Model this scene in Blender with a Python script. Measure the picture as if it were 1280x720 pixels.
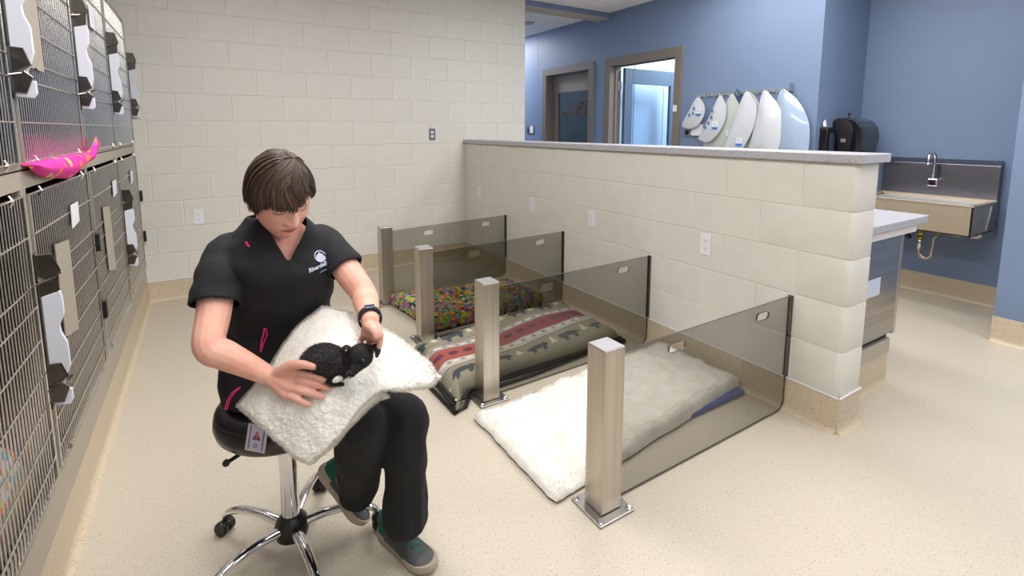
import bpy, bmesh, math, random
import numpy as np
from mathutils import Vector, Matrix, noise
random.seed(7); rng = np.random.default_rng(7)
for o in list(bpy.data.objects): bpy.data.objects.remove(o)
scene = bpy.context.scene
COL = scene.collection
PI = math.pi
# ------------------------------------------------------------------ camera, world, exposure, ceiling lamps
cam = bpy.data.cameras.new('camera'); camo = bpy.data.objects.new('camera', cam); COL.objects.link(camo)
camo.location = (-2.4586, -4.9708, 1.4305)
camo.rotation_euler = (PI/2 - 0.12655, 0, -0.55317)
cam.sensor_width = 36; cam.sensor_fit = 'HORIZONTAL'; cam.lens = 17.463; cam.shift_y = -0.0931; cam.clip_start = .02
scene.camera = camo
scene.view_settings.view_transform = 'Standard'; scene.view_settings.look = 'None'
scene.view_settings.gamma = 1; scene.view_settings.use_curve_mapping = False
scene.view_settings.exposure = 0.25
world = bpy.data.worlds.new('world'); scene.world = world; world.use_nodes = True
world.node_tree.nodes['Background'].inputs[0].default_value = (.8, .88, 1, 1)
world.node_tree.nodes['Background'].inputs[1].default_value = .35
LAMP_POWER = 17
LAMPS = [(x, y) for x in (-1.9, .55) for y in (-1.9, -3.4, -5.2, -6.9)] + [(1.6, -3.8), (1.5, -6.2), (1.2, -2.2), (1.45, 3.0)]

# ------------------------------------------------------------------ materials
MATS = {}
def srgb(c):
    return tuple(((x/255/12.92) if x/255 <= .04045 else ((x/255+.055)/1.055)**2.4) for x in c) + (1,)
def mat(name, c, rough=.6, metal=0, bump=None, var=None, spec=.5, coat=0, stretch=None, sheen=0, trans=0, emit=None, alpha=None, sss=0):
    """bump=(scale,strength); var=(scale,second colour,lo,hi): noise mix; stretch=(sx,sy,sz) mapping"""
    if name in MATS: return MATS[name]
    m = bpy.data.materials.new(name); m.use_nodes = True; nt = m.node_tree; b = nt.nodes['Principled BSDF']
    b.inputs['Base Color'].default_value = srgb(c); b.inputs['Roughness'].default_value = rough
    b.inputs['Metallic'].default_value = metal; b.inputs['Specular IOR Level'].default_value = spec
    b.inputs['Coat Weight'].default_value = coat; b.inputs['Sheen Weight'].default_value = sheen
    b.inputs['Transmission Weight'].default_value = trans
    if sss:
        b.inputs['Subsurface Weight'].default_value = sss; b.inputs['Subsurface Radius'].default_value = (.012, .004, .002)
    if emit:
        b.inputs['Emission Color'].default_value = srgb(emit[0]); b.inputs['Emission Strength'].default_value = emit[1]
    if bump or var:
        tc = nt.nodes.new('ShaderNodeTexCoord'); mp = nt.nodes.new('ShaderNodeMapping')
        nt.links.new(tc.outputs['Object'], mp.inputs[0])
        if stretch: mp.inputs['Scale'].default_value = stretch
    if var:
        n = nt.nodes.new('ShaderNodeTexNoise'); n.inputs['Scale'].default_value = var[0]; n.inputs['Detail'].default_value = 3
        r = nt.nodes.new('ShaderNodeMapRange'); r.inputs[1].default_value = var[2]; r.inputs[2].default_value = var[3]
        x = nt.nodes.new('ShaderNodeMix'); x.data_type = 'RGBA'
        x.inputs['A'].default_value = srgb(c); x.inputs['B'].default_value = srgb(var[1])
        nt.links.new(mp.outputs[0], n.inputs['Vector']); nt.links.new(n.outputs['Fac'], r.inputs[0])
        nt.links.new(r.outputs[0], x.inputs['Factor']); nt.links.new(x.outputs['Result'], b.inputs['Base Color'])
    if bump:
        n = nt.nodes.new('ShaderNodeTexNoise'); n.inputs['Scale'].default_value = bump[0]; n.inputs['Detail'].default_value = 4
        u = nt.nodes.new('ShaderNodeBump'); u.inputs['Strength'].default_value = bump[1]; u.inputs['Distance'].default_value = .01
        nt.links.new(mp.outputs[0], n.inputs['Vector']); nt.links.new(n.outputs['Fac'], u.inputs['Height']); nt.links.new(u.outputs[0], b.inputs['Normal'])
    MATS[name] = m; return m

def speckle(name, base, dark, light, rough, scale=260, thr=(.60, .68)):
    m = mat(name, base, rough); nt = m.node_tree; b = nt.nodes['Principled BSDF']
    tc = nt.nodes.new('ShaderNodeTexCoord')
    prev = None
    for (sc, lo, hi, c) in ((scale, thr[0], thr[1], dark), (scale*.7, .60, .70, light), (scale*.45, .64, .70, tuple(int(v*.86) for v in dark))):
        n = nt.nodes.new('ShaderNodeTexNoise'); n.inputs['Scale'].default_value = sc; n.inputs['Detail'].default_value = 1
        r = nt.nodes.new('ShaderNodeMapRange'); r.inputs[1].default_value = lo; r.inputs[2].default_value = hi
        x = nt.nodes.new('ShaderNodeMix'); x.data_type = 'RGBA'
        nt.links.new(tc.outputs['Object'], n.inputs['Vector']); nt.links.new(n.outputs['Fac'], r.inputs[0]); nt.links.new(r.outputs[0], x.inputs['Factor'])
        if prev: nt.links.new(prev, x.inputs['A'])
        else: x.inputs['A'].default_value = srgb(base)
        x.inputs['B'].default_value = srgb(c); prev = x.outputs['Result']
    nt.links.new(prev, b.inputs['Base Color'])
    return m

BLOCK = mat('painted_block', (221, 218, 210), .42, bump=(230, .2), var=(9, (217, 214, 206), .35, .65))
MORTAR = mat('painted_mortar', (223, 220, 212), .5, bump=(200, .2))
BLUE = mat('blue_paint', (118, 137, 168), .5, bump=(90, .05), var=(1.3, (115, 134, 164), .3, .7))
FLOOR = speckle('speckled_floor', (195, 186, 171), (177, 162, 140), (202, 194, 180), .36, 330)
COVE = speckle('speckled_cove', (202, 187, 163), (177, 157, 130), (212, 200, 180), .42, 300)
QUARTZ = speckle('speckled_counter', (178, 178, 184), (164, 164, 170), (187, 187, 193), .3, 220)
TILE = mat('ceiling_tile', (236, 233, 230), .9, bump=(160, .35))
GRID = mat('ceiling_grid', (150, 148, 148), .6)
STEEL = mat('brushed_steel', (204, 196, 184), .36, 1, bump=(60, .04), stretch=(1, 1, .03), var=(30, (188, 180, 168), .35, .65))
STEELH = mat('brushed_steel_horizontal', (172, 170, 168), .3, 1, bump=(60, .05), stretch=(.03, .03, 1), var=(24, (150, 149, 148), .35, .65))
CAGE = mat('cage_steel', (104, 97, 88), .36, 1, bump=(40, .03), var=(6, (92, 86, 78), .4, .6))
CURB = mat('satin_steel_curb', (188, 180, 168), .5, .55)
ROD = mat('steel_rod', (214, 211, 206), .25, 1)
CHROME = mat('chrome', (225, 225, 228), .08, 1)
BLACKP = mat('black_plastic', (22, 22, 24), .35)
WHITEP = mat('white_plastic', (232, 232, 238), .35)
DARK = mat('gap_shade', (25, 25, 28), .8)  # near-black fill, paints the shade inside narrow gaps
TAUPE = mat('taupe_frame_paint', (122, 113, 104), .45)
TAUPED = mat('taupe_door_paint', (146, 135, 121), .5)
BEAD = mat('white_bead', (228, 228, 232), .35)
TRIM = mat('pale_trim', (222, 216, 214), .5)

# ------------------------------------------------------------------ mesh helpers
class MB:
    def __init__(s): s.v = []; s.f = []; s.m = []; s.mi = 0
    def add(s, vs, fs):
        k = len(s.v); s.v += [tuple(map(float, v)) for v in vs]; s.f += [tuple(i+k for i in f) for f in fs]; s.m += [s.mi]*len(fs); return s
    def box(s, x0, y0, z0, x1, y1, z1):
        if x0 > x1: x0, x1 = x1, x0
        if y0 > y1: y0, y1 = y1, y0
        if z0 > z1: z0, z1 = z1, z0
        return s.add([(x0,y0,z0),(x1,y0,z0),(x1,y1,z0),(x0,y1,z0),(x0,y0,z1),(x1,y0,z1),(x1,y1,z1),(x0,y1,z1)],
              [(0,3,2,1),(4,5,6,7),(0,1,5,4),(1,2,6,5),(2,3,7,6),(3,0,4,7)])
    def tube(s, pts, r, n=8, cap=True, sq=None):
        pts = [Vector(p) for p in pts]; N = len(pts)
        rs = r if hasattr(r, '__len__') else [r]*N
        t = [(pts[min(i+1,N-1)]-pts[max(i-1,0)]).normalized() for i in range(N)]
        up = Vector((0,0,1)) if abs(t[0].z) < .9 else Vector((1,0,0))
        a = t[0].cross(up).normalized(); vs = []
        for i in range(N):
            a = (a - t[i]*a.dot(t[i])).normalized(); b = t[i].cross(a)
            q = sq if sq else 1
            for j in range(n):
                th = 2*PI*j/n + (PI/n if n == 4 else 0)
                vs.append(pts[i] + a*rs[i]*math.cos(th) + b*rs[i]*q*math.sin(th))
        fs = [(i*n+j, i*n+(j+1)%n, (i+1)*n+(j+1)%n, (i+1)*n+j) for i in range(N-1) for j in range(n)]
        if cap: fs += [tuple(range(n-1,-1,-1)), tuple((N-1)*n+j for j in range(n))]
        return s.add(vs, fs)
    def lathe(s, prof, c=(0,0,0), n=24, axis='z', cap=True):
        vs = []
        for r, h in prof:
            for j in range(n):
                th = 2*PI*j/n; p = (r*math.cos(th), r*math.sin(th), h)
                if axis == 'x': p = (p[2], p[0], p[1])
                if axis == 'y': p = (p[1], p[2], p[0])
                vs.append((p[0]+c[0], p[1]+c[1], p[2]+c[2]))
        N = len(prof)
        fs = [(i*n+j, i*n+(j+1)%n, (i+1)*n+(j+1)%n, (i+1)*n+j) for i in range(N-1) for j in range(n)]
        if cap: fs += [tuple(range(n-1,-1,-1)), tuple((N-1)*n+j for j in range(n))]
        return s.add(vs, fs)
    def prism(s, pts, axis, a, b):
        """pts 2D polygon in the plane normal to axis, between a and b"""
        n = len(pts)
        def P(p, h): return {'x': (h, p[0], p[1]), 'y': (p[0], h, p[1]), 'z': (p[0], p[1], h)}[axis]
        vs = [P(p, a) for p in pts] + [P(p, b) for p in pts]
        return s.add(vs, [tuple(range(n-1,-1,-1)), tuple(range(n, 2*n))] + [(i, (i+1)%n, n+(i+1)%n, n+i) for i in range(n)])
    def sphere(s, c, r, n=12, m=8, sc=(1,1,1)):
        prof = [(r*math.sin(PI*(i+.001)/m if i == 0 else PI*min(i, m-.001)/m), -r*math.cos(PI*i/m)) for i in range(m+1)]
        k = len(s.v); s.lathe(prof, (0,0,0), n)
        for i in range(k, len(s.v)):
            v = s.v[i]; s.v[i] = (c[0]+v[0]*sc[0], c[1]+v[1]*sc[1], c[2]+v[2]*sc[2])
        return s
    def xform(s, M, k=0):
        for i in range(k, len(s.v)): s.v[i] = tuple(M @ Vector(s.v[i]))
        return s
    def mesh(s, name, ms, bevel=0, seg=1, smooth=False, auto=None):
        me = bpy.data.meshes.new(name); me.from_pydata(s.v, [], s.f)
        ms = ms if isinstance(ms, (list, tuple)) else [ms]
        for m in ms: me.materials.append(m)
        if len(ms) > 1: me.polygons.foreach_set('material_index', s.m)
        bm = bmesh.new(); bm.from_mesh(me)
        bmesh.ops.recalc_face_normals(bm, faces=bm.faces)
        if bevel:
            es = [e for e in bm.edges if len(e.link_faces) == 2 and e.calc_face_angle(0) > .6]
            bmesh.ops.bevel(bm, geom=es, offset=bevel, segments=seg, affect='EDGES', profile=.5, clamp_overlap=True)
        bm.to_mesh(me); bm.free()
        if smooth or auto:
            me.polygons.foreach_set('use_smooth', [True]*len(me.polygons))
            me.set_sharp_from_angle(angle=auto if auto else 3.2)
        me.update(); return me
    def build(s, name, ms, parent=None, **k):
        return link(name, s.mesh(name, ms, **k), parent)
def link(name, me, parent=None):
    o = bpy.data.objects.new(name, me); COL.objects.link(o)
    if parent: o.parent = parent
    return o
def tag(o, label=None, cat=None, group=None, kind=None):
    for k, v in (('label', label), ('category', cat), ('group', group), ('kind', kind)):
        if v: o[k] = v
    return o
def thing(name, label, cat, loc=(0,0,0), group=None, rz=0):
    o = bpy.data.objects.new(name, None); COL.objects.link(o); o.location = loc; o.rotation_euler = (0,0,rz); o.empty_display_size = .1
    return tag(o, label, cat, group)
def settle(root):
    """children were modelled in world space: keep them there"""
    M = root.matrix_basis.inverted()
    for c in root.children: c.matrix_parent_inverse = M
def struct(o): return tag(o, kind='structure')
def text_mesh(body, size, loc, M, name, m, parent, ext=.0004, align='CENTER'):
    cu = bpy.data.curves.new(name, 'FONT'); cu.body = body; cu.size = size; cu.extrude = ext; cu.align_x = align
    to = bpy.data.objects.new(name, cu); COL.objects.link(to)
    dg = bpy.context.evaluated_depsgraph_get(); me = bpy.data.meshes.new_from_object(to.evaluated_get(dg))
    bpy.data.objects.remove(to); me.materials.clear(); me.materials.append(m)
    me.transform(Matrix.Translation(loc) @ M)
    return link(name, me, parent)

# ------------------------------------------------------------------ room shell
ZC = 2.92           # ceiling height
HB, BB = .221, .175 # block course height, baseboard height
fl = MB().box(-3.75, -9, -.05, 5.2, 5, 0).build('floor', FLOOR); struct(fl)
# ceiling with lay-in tiles
ceil = MB().box(-3.75, -9, ZC+.012, 3.0, 3.6, ZC+.1).build('ceiling', GRID); struct(ceil)
tm = MB().box(-.298, -.603, -.006, .298, .603, .011).mesh('ceiling_tile', TILE, bevel=.003)
lampcells = set()
def cell(x, y): return (int(math.floor((x+3.7)/.61)), int(math.floor((y+8.9)/1.22)))
for lx, ly in LAMPS: lampcells.add(cell(lx, ly))
for i in range(11):
    for j in range(10):
        if (i, j) in lampcells: continue
        x, y = -3.7+.61*(i+.5), -8.9+1.22*(j+.5)
        if x > 2.9 and y > -2: continue
        t = link('ceiling_tile', tm, ceil); t.location = (x, y, ZC)
g = MB()
for i in range(12): g.box(-3.7+.61*i-.012, -8.9, ZC-.003, -3.7+.61*i+.012, 3.4, ZC+.012)
for j in range(11): g.box(-3.7, -8.9+1.22*j-.012, ZC-.0035, 2.95, -8.9+1.22*j+.012, ZC+.012)
g.build('ceiling_grid', mat('grid_metal', (196, 194, 194), .5), ceil)
DIFF = mat('lamp_diffuser', (240, 240, 240), .6, emit=((255, 250, 243), 3.0))
LWHERE = [a+' over the '+b for b in ('cage aisle', 'pens and low wall') for a in ('nearest the block wall', 'above the seated person', 'just behind the camera', 'far behind the camera')] + ['in front of the sink alcove', 'along the right blue wall', 'over the passage before the beam', 'over the hallway beyond the beam']
for i, (lx, ly) in enumerate(LAMPS):
    ci, cj = cell(lx, ly); x, y = -3.7+.61*(ci+.5), -8.9+1.22*(cj+.5)
    L = thing('ceiling_light', 'recessed rectangular ceiling light panel '+LWHERE[i], 'ceiling light', (x, y, ZC), 'recessed ceiling lights')
    MB().box(-.29, -.6, -.004, .29, .6, .02).build('frame', WHITEP, L)
    MB().box(-.265, -.575, -.009, .265, .575, -.004).build('diffuser', DIFF, L)
    ld = bpy.data.lights.new('lamp', 'AREA'); ld.shape = 'RECTANGLE'; ld.size = .53; ld.size_y = 1.15
    ld.energy = LAMP_POWER*{10: .45, 11: 2.6, 8: .6, 4: .85, 5: .8}.get(i, 1.03); ld.color = (1, .99, .978)
    lo = bpy.data.objects.new('lamp', ld); COL.objects.link(lo); lo.parent = L; lo.location = (0, 0, -.012)

def blockwall(parent, faces, x_of, rows, z0, length, phase0, depth, flip):
    pass
# back wall: painted block, x from -2.9 to .79, face at y=0
wb = MB().box(-3.75, -.0008, 0, .787, .2, ZC).build('wall_back', MORTAR); struct(wb)
def block_mesh(w, d, h, bev=.003):
    return MB().box(-w/2, -d, -h/2, w/2, 0, h/2).mesh('block', BLOCK, bevel=bev)
bcache = {}
def blk(w, h=HB-.006):
    k = round(w, 3)
    if k not in bcache: bcache[k] = block_mesh(w-.006, .0075, h)
    return bcache[k]
for r in range(12):
    off = 0 if r % 2 == 1 else .2032
    h = HB; z = BB + r*HB
    edges = [-3.0, .79] + [off - .4064*n for n in range(-3, 9) if -2.97 < off-.4064*n < .78]
    edges = sorted(edges)
    top = min(z+HB, ZC)
    for a, b in zip(edges[:-1], edges[1:]):
        if b-a < .02: continue
        if top-z < HB-.01: me = MB().box(-(b-a)/2+.003, -.0075, -(top-z)/2+.003, (b-a)/2-.003, 0, (top-z)/2).mesh('block', BLOCK)
        else: me = blk(b-a)
        o = link('block', me, wb); o.location = ((a+b)/2, .003, (z+top)/2)
# partition (half wall) x 0..0.2, y -3.91..0
PE = -3.91
def round_rect(x0, y0, x1, y1, r, corners):
    pts = []
    for (cx, cy, a0, k) in ((x0, y0, PI, 'a'), (x1, y0, 1.5*PI, 'b'), (x1, y1, 0, 'c'), (x0, y1, PI/2, 'd')):
        if k in corners:
            sx = 1 if cx == x0 else -1; sy = 1 if cy == y0 else -1
            for i in range(7):
                t = a0 + PI/2*i/6; pts.append((cx+sx*r+r*math.cos(t), cy+sy*r+r*math.sin(t)))
        else: pts.append((cx, cy))
    return pts
wp = MB().prism(round_rect(-.001, PE-.001, .201, 0, .03, 'ab'), 'z', 0, 1.28).build('wall_partition', MORTAR); struct(wp)
for r in range(5):
    z = BB + r*HB
    off = (2.6514-2*.4117) if r % 2 == 1 else (2.6514-2*.4117) - .2058
    # joints measured along the wall (0 at the back wall)
    js = sorted([0, -PE] + [v for v in [off+.4117*n for n in range(-6, 8)] if .06 < v < -PE-.12])
    for a, b in zip(js[:-1], js[1:]):
        last = abs(b+PE) < .01
        if not last:
            me = MB().box(-.0045, -b+.003, z+.003, .0045, -a-.003, z+HB-.003).mesh('block', BLOCK, bevel=.002)
            o = link('block', me, wp)
            me = MB().box(.1955, -b+.002, z+.002, .2035, -a-.002, z+HB-.002).mesh('block', BLOCK, bevel=.002)
            o = link('block', me, wp)
        else:
            MB().prism(round_rect(-.0045, PE-.0045, .2045, -a-.003, .03, 'ab'), 'z', z+.003, z+HB-.003).build('block', BLOCK, wp, bevel=.003, seg=2, auto=.7)
# quartz cap
cap = MB().prism(round_rect(-.028, PE-.03, .232, -.001, .004, 'ab'), 'z', 1.281, 1.322).build('wall_cap', QUARTZ, bevel=.003)
cap.name = 'trim_1'; struct(cap)
# baseboards: coved profile
def cove(name, runs, m=COVE, top=BB, bead=True):
    """runs: list of ((x0,y0),(x1,y1),(nx,ny)); n points out of the wall"""
    prof = [(-.002, top), (.005, top), (.0055, .035)] + [(.0055+.022*(1-math.cos(t)), .001+.034*(1-math.sin(t))) for t in [PI/2*i/6 for i in range(1, 7)]] + [(.034, .0006), (-.002, .0006)]
    mb = MB(); bd = MB()
    for (p0, p1, n) in runs:
        vs = []
        for p in (p0, p1):
            for d, z in prof: vs.append((p[0]+n[0]*d, p[1]+n[1]*d, z))
        k = len(prof)
        mb.add(vs, [(i, (i+1)%k, k+(i+1)%k, k+i) for i in range(k)] + [tuple(range(k)), tuple(range(2*k-1, k-1, -1))])
        b0 = (p0[0]+n[0]*.0065, p0[1]+n[1]*.0065, top); b1 = (p1[0]+n[0]*.0065, p1[1]+n[1]*.0065, top)
        bd.tube([b0, b1], .0045, 6)
    o = mb.build(name, m, auto=.6); struct(o)
    if bead: bd.build('metal_bead', BEAD, o)
    return o
cove('baseboard_back', [((-2.93, 0), (0, 0), (0, -1))])
cove('baseboard_partition', [((0, 0), (0, PE-.002), (-1, 0)), ((-.003, PE), (.203, PE), (0, -1)), ((.2, PE-.002), (.2, -3.8), (1, 0))])
XK = -2.93
cove('baseboard_kennels', [((XK-.008, -8.5), (XK-.008, 0), (1, 0))], bead=False)
# far blue wall with two door openings: face x = 2.08
X2, YA, X3, X4 = 2.08, -2.653, 2.87, 2.03
DW = 2.24
w = MB()
for (a, b, z0, z1) in ((YA, -1.138, 0, ZC), (.018, .318, 0, ZC), (1.405, 3.4, 0, ZC), (-1.138, .018, 2.29, ZC), (.318, 1.405, 2.29, ZC)):
    w.box(X2, a, z0, X2+.16, b, z1)
w.box(X2+.16, YA, 0, X3, YA+.12, ZC)
wf = w.build('wall_hall', BLUE); struct(wf)
seam = mat('wall_seam_paint', (112, 130, 168), .6)
sm = MB()
for y in (-.56, -2.0, 1.95-.35):
    if y > -2.6: sm.box(X2-.0012, y-.002, 2.36 if -1.1<y<1.4 else 0.2, X2, y+.002, ZC)
sm.build('wall_seam', seam, wf)
struct(MB().box(X3, -3.98, 0, X3+.15, YA+.12, ZC).build('wall_alcove', BLUE))
struct(MB().box(X4, -9, 0, X3+.15, -3.93, ZC).build('wall_right', BLUE))
struct(MB().box(-3.9, -9.1, 0, X3+.15, -9, ZC).build('wall_front', BLUE))
struct(MB().box(-3.9, -9, 0, -3.75, .2, ZC).build('wall_left', BLOCK))
struct(MB().box(.6, 3.4, 0, X2+.16, 3.5, ZC).build('wall_end', BLUE))
struct(MB().box(.6, .2, 0, .787, 3.4, ZC).build('wall_hall_side', BLUE))
cove('baseboard_alcove', [((X3, -3.93), (X3, YA), (-1, 0)), ((X4-.0, -9), (X4, -3.93), (-1, 0)), ((X4, -3.93), (X3, -3.93), (0, 1)), ((X2, YA), (X3, YA), (0, -1))], bead=False)
cove('baseboard_hall', [((X2, YA), (X2, -1.24), (-1, 0)), ((X2, 1.5), (X2, 3.4), (-1, 0))], bead=False)
# beam
bm_ = MB(); bm_.box(.787, .0, 2.85, X2, .215, ZC); beam = bm_.build('trim_2', BLUE); struct(beam)
MB().box(.787, -.002, 2.838, X2, .217, 2.85).build('beam_soffit', mat('tan_soffit', (178, 168, 152), .7), beam)
# ---- doors
def door_frame(n, y0, y1):
    # y0 < y1 clear opening
    f = MB(); F = .10; T = X2-.022
    for a, b in ((y0-F, y0), (y1, y1+F)): f.box(T, a, 0, X2+.18, b, DW)
    f.box(T, y0-F, DW, X2+.18, y1+F, DW+F)
    # stops
    f.box(X2+.07, y0, 0, X2+.10, y0+.016, DW); f.box(X2+.07, y1-.016, 0, X2+.10, y1, DW); f.box(X2+.07, y0, DW-.016, X2+.10, y1, DW)
    return f
d1 = door_frame(1, .368, 1.355).build('door_1', TAUPE, bevel=.003); struct(d1)
lf = MB()
for (a, b, z0, z1) in ((.372, .47, .01, DW-.004), (1.22, 1.351, .01, DW-.004), (.47, 1.22, 1.98, DW-.004), (.47, 1.22, .01, .25)):
    lf.box(X2+.105, a, z0, X2+.15, b, z1)
lf.build('door_leaf', TAUPED, d1, bevel=.002)
def glassmat(name, tint, rough=.0, gl=.04, edge=.5):
    m = bpy.data.materials.new(name); m.use_nodes = True; nt = m.node_tree; nt.nodes.remove(nt.nodes['Principled BSDF'])
    out = nt.nodes['Material Output']; t = nt.nodes.new('ShaderNodeBsdfTransparent'); t.inputs[0].default_value = srgb(tint)
    g = nt.nodes.new('ShaderNodeBsdfGlossy'); g.inputs['Roughness'].default_value = rough; mx = nt.nodes.new('ShaderNodeMixShader')
    lw = nt.nodes.new('ShaderNodeFresnel'); lw.inputs[0].default_value = 1.4
    ge = nt.nodes.new('ShaderNodeNewGeometry'); iv = nt.nodes.new('ShaderNodeMath'); iv.operation = 'SUBTRACT'; iv.inputs[0].default_value = 1
    mu = nt.nodes.new('ShaderNodeMath'); mu.operation = 'MULTIPLY'; nt.links.new(ge.outputs['Backfacing'], iv.inputs[1])
    nt.links.new(lw.outputs[0], mu.inputs[0]); nt.links.new(iv.outputs[0], mu.inputs[1]); nt.links.new(mu.outputs[0], mx.inputs[0]); nt.links.new(t.outputs[0], mx.inputs[1]); nt.links.new(g.outputs[0], mx.inputs[2]); nt.links.new(mx.outputs[0], out.inputs[0])
    MATS[name] = m; return m
GLASS_D = glassmat('door_glass', (200, 210, 218)); 
MB().box(X2+.12, .47, .25, X2+.126, 1.22, 1.98).build('window_glass', GLASS_D, d1)
# dark machine silhouette decal seen on the door glass
DEC = mat('brown_decal', (70, 60, 54), .6)
dy = lambda py: .47+.75*(337-py)/(337-95)      # px in the crop -> y on the glass
dz = lambda pz: 1.98-(pz-150)*.00148
def dec(*ps): return [(dy(a), dz(b)) for a, b in ps]
q = MB()
for poly in (dec((135,388),(120,370),(150,345),(180,352),(215,310),(250,278),(285,250),(300,245),(292,290),(300,330),(297,388)),
             dec((262,272),(272,240),(285,238),(282,275)), dec((222,275),(240,262),(262,268),(250,285))):
    q.prism(poly, 'x', X2+.1185, X2+.1195)
ring = []
for i in range(17):
    t = 2*PI*i/16; ring.append((X2+.119, dy(272)+.1*math.cos(t), dz(345)+.075*math.sin(t)))
q.tube(ring, .009, 6)
for p in (((208,235),(215,262)), ((268,238),(310,232)), ((310,232),(325,262)), ((300,268),(335,290)), ((328,300),(335,350)), ((172,390),(170,520))):
    q.tube([(X2+.119, dy(a), dz(b)) for a, b in p], .006, 5)
q.build('window_decal', DEC, d1)
d2 = door_frame(2, -1.098, -.057).build('door_2', TAUPE, bevel=.003); struct(d2)
LEAFB = mat('blue_grey_door_paint', (82, 102, 124), .5)
lf = MB(); ly0, ly1 = -.125, -.08; lx0, lx1 = X2+.19, X2+1.2
for (a, b, z0, z1) in ((lx0, lx0+.14, .01, 2.225), (lx1-.14, lx1, .01, 2.225), (lx0+.14, lx1-.14, 2.03, 2.225), (lx0+.14, lx1-.14, .01, .3)):
    lf.box(a, ly0, z0, b, ly1, z1)
leaf = lf.build('door_leaf', LEAFB, d2, bevel=.002)
MB().box(lx0+.14, -.105, .3, lx1-.14, -.1, 2.03).build('window_glass', glassmat('clear_glass', (236, 244, 250)), d2)
for z in (.35, 1.1, 2.0):
    hg = MB(); hg.lathe([(.009, z-.055), (.009, z+.055)], (X2+.175, -.066, 0), 8); hg.box(X2+.12, -.0665, z-.055, X2+.17, -.06, z+.055); hg.build('hinge', STEEL, d2)
MB().box(X2-.028, -1.155, 1.63, X2-.0225, -1.105, 1.70).build('frame_label', WHITEP, d2)  # small white label stuck on the door frame
# rooms behind the doors
PALE = mat('pale_blue_white_paint', (198, 214, 234), .7); TEAL = mat('grey_teal_paint', (112, 124, 128), .7)
r2 = MB(); r2.box(5.0, -3, 0, 5.1, 3.4, ZC); r2.box(X2+.16, -2.5, 0, 5.0, -2.4, ZC)
ro = r2.build('wall_room_far', PALE); struct(ro)
struct(MB().box(X2+.16, .19, 0, 5.0, .29, ZC).build('wall_room_side', PALE))
struct(MB().box(X2+.16, 3.4, 0, 5.1, 3.5, ZC).build('wall_store_side', TEAL))
struct(MB().box(X2+.16, -2.5, ZC, 5.1, 3.5, ZC+.1).build('ceiling_room', TILE))
pg = MB()
for y in (-1.9, -1.3, -.7, -.1): pg.box(4.994, y-.004, 0, 5.0, y+.004, ZC)
for x in (2.75, 3.35, 3.95): pg.box(x-.004, .184, 0, x+.004, .19, ZC)
pg.build('panel_joint', mat('joint_grey', (150, 165, 185), .6), ro)
for (x, y, e, c, wh) in ((3.3, -.75, 65, (.92, .97, 1), 'open'), (3.6, 1.8, 26, (1, .97, .95), 'closed')):
    L = thing('ceiling_light', 'ceiling light panel in the room behind the '+wh+' door', 'ceiling light', (x, y, ZC), 'lights beyond the doors')
    MB().box(-.3, -.6, -.01, .3, .6, 0).build('diffuser', WHITEP, L)
    ld = bpy.data.lights.new('lamp', 'AREA'); ld.shape = 'RECTANGLE'; ld.size = .6; ld.size_y = 1.1; ld.energy = e; ld.color = c
    lo = bpy.data.objects.new('lamp', ld); COL.objects.link(lo); lo.parent = L; lo.location = (0, 0, -.012)
# ------------------------------------------------------------------ cages
YB = [-3.89, -2.926, -1.968, -.99, -.02]
struct(MB().box(-3.74, -8.5, .175, XK-.003, -.004, .3).build('trim_kennel_curb', CURB, bevel=.002))
CARD = mat('white_card', (228, 230, 238), .5)
LAT = mat('latch_steel', (118, 113, 108), .22, 1)
HX = [(0, 1.046), (.040, 1.045), (.056, .99), (.045, .972), (.02, .962), (0, .978)]
HL = [(0, .962), (.026, .962), (.05, .974), (.046, .931), (.03, .888), (0, .9)]
WH = [(.004, .912), (.05, .926), (.054, .90), (.054, .85), (.04, .815), (.042, .79), (.054, .755), (.055, .68), (.03, .6), (.052, .6), (.052, .562), (.044, .548), (.004, .552)]
H2 = [(0, .694), (.033, .692), (.047, .645), (.03, .634), (0, .622)]
H3 = [(0, .618), (.03, .626), (.047, .61), (.03, .563), (0, .567)]
def latch_meshes():
    a = MB()
    a.prism([(-.006, 1.05), (.004, 1.05), (.004, .545), (-.006, .545)], 'y', -.012, .012)
    for P in (HX, HL): a.prism(P, 'y', -.004, .004)
    for P in (H2, H3): a.prism(P, 'y', -.012, .004)
    for z in (.97, .625): # wire bows that cross between the two plates
        a.tube([(0, .02, z+.035), (.018, .008, z+.012), (.03, .008, z-.002), (.055, .008, z+.012)], .0035, 6)
        a.tube([(0, .02, z-.03), (.018, .01, z-.012), (.03, .008, z), (.05, -.006, z+.008)], .0035, 6)
        a.tube([(-.002, -.03, z-.012), (.03, -.006, z-.002)], .003, 6)
    for P, yy in ((HX, -.004), (HL, -.004), (H2, -.012), (H3, -.012)):
        a.tube([(x, yy, z) for x, z in P]+[(P[0][0], yy, P[0][1])], .0022, 5)
    w = MB().prism(WH, 'y', -.0065, .006)
    return a.mesh('latch', LAT), w.mesh('pull_plate', mat('pull_white', (222, 224, 236), .4), bevel=.002)
latm, whm = latch_meshes()
NV = 37
def cage_parts(upper):
    H = (1.33, 2.255) if upper else (.325, 1.245)
    rz = [1.452, 1.583, 1.648, 1.757, 1.864, 1.97, 2.11] if upper else [.395, .49, .577, .677, .785, .892, .96, 1.107]
    return H, rz
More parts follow.
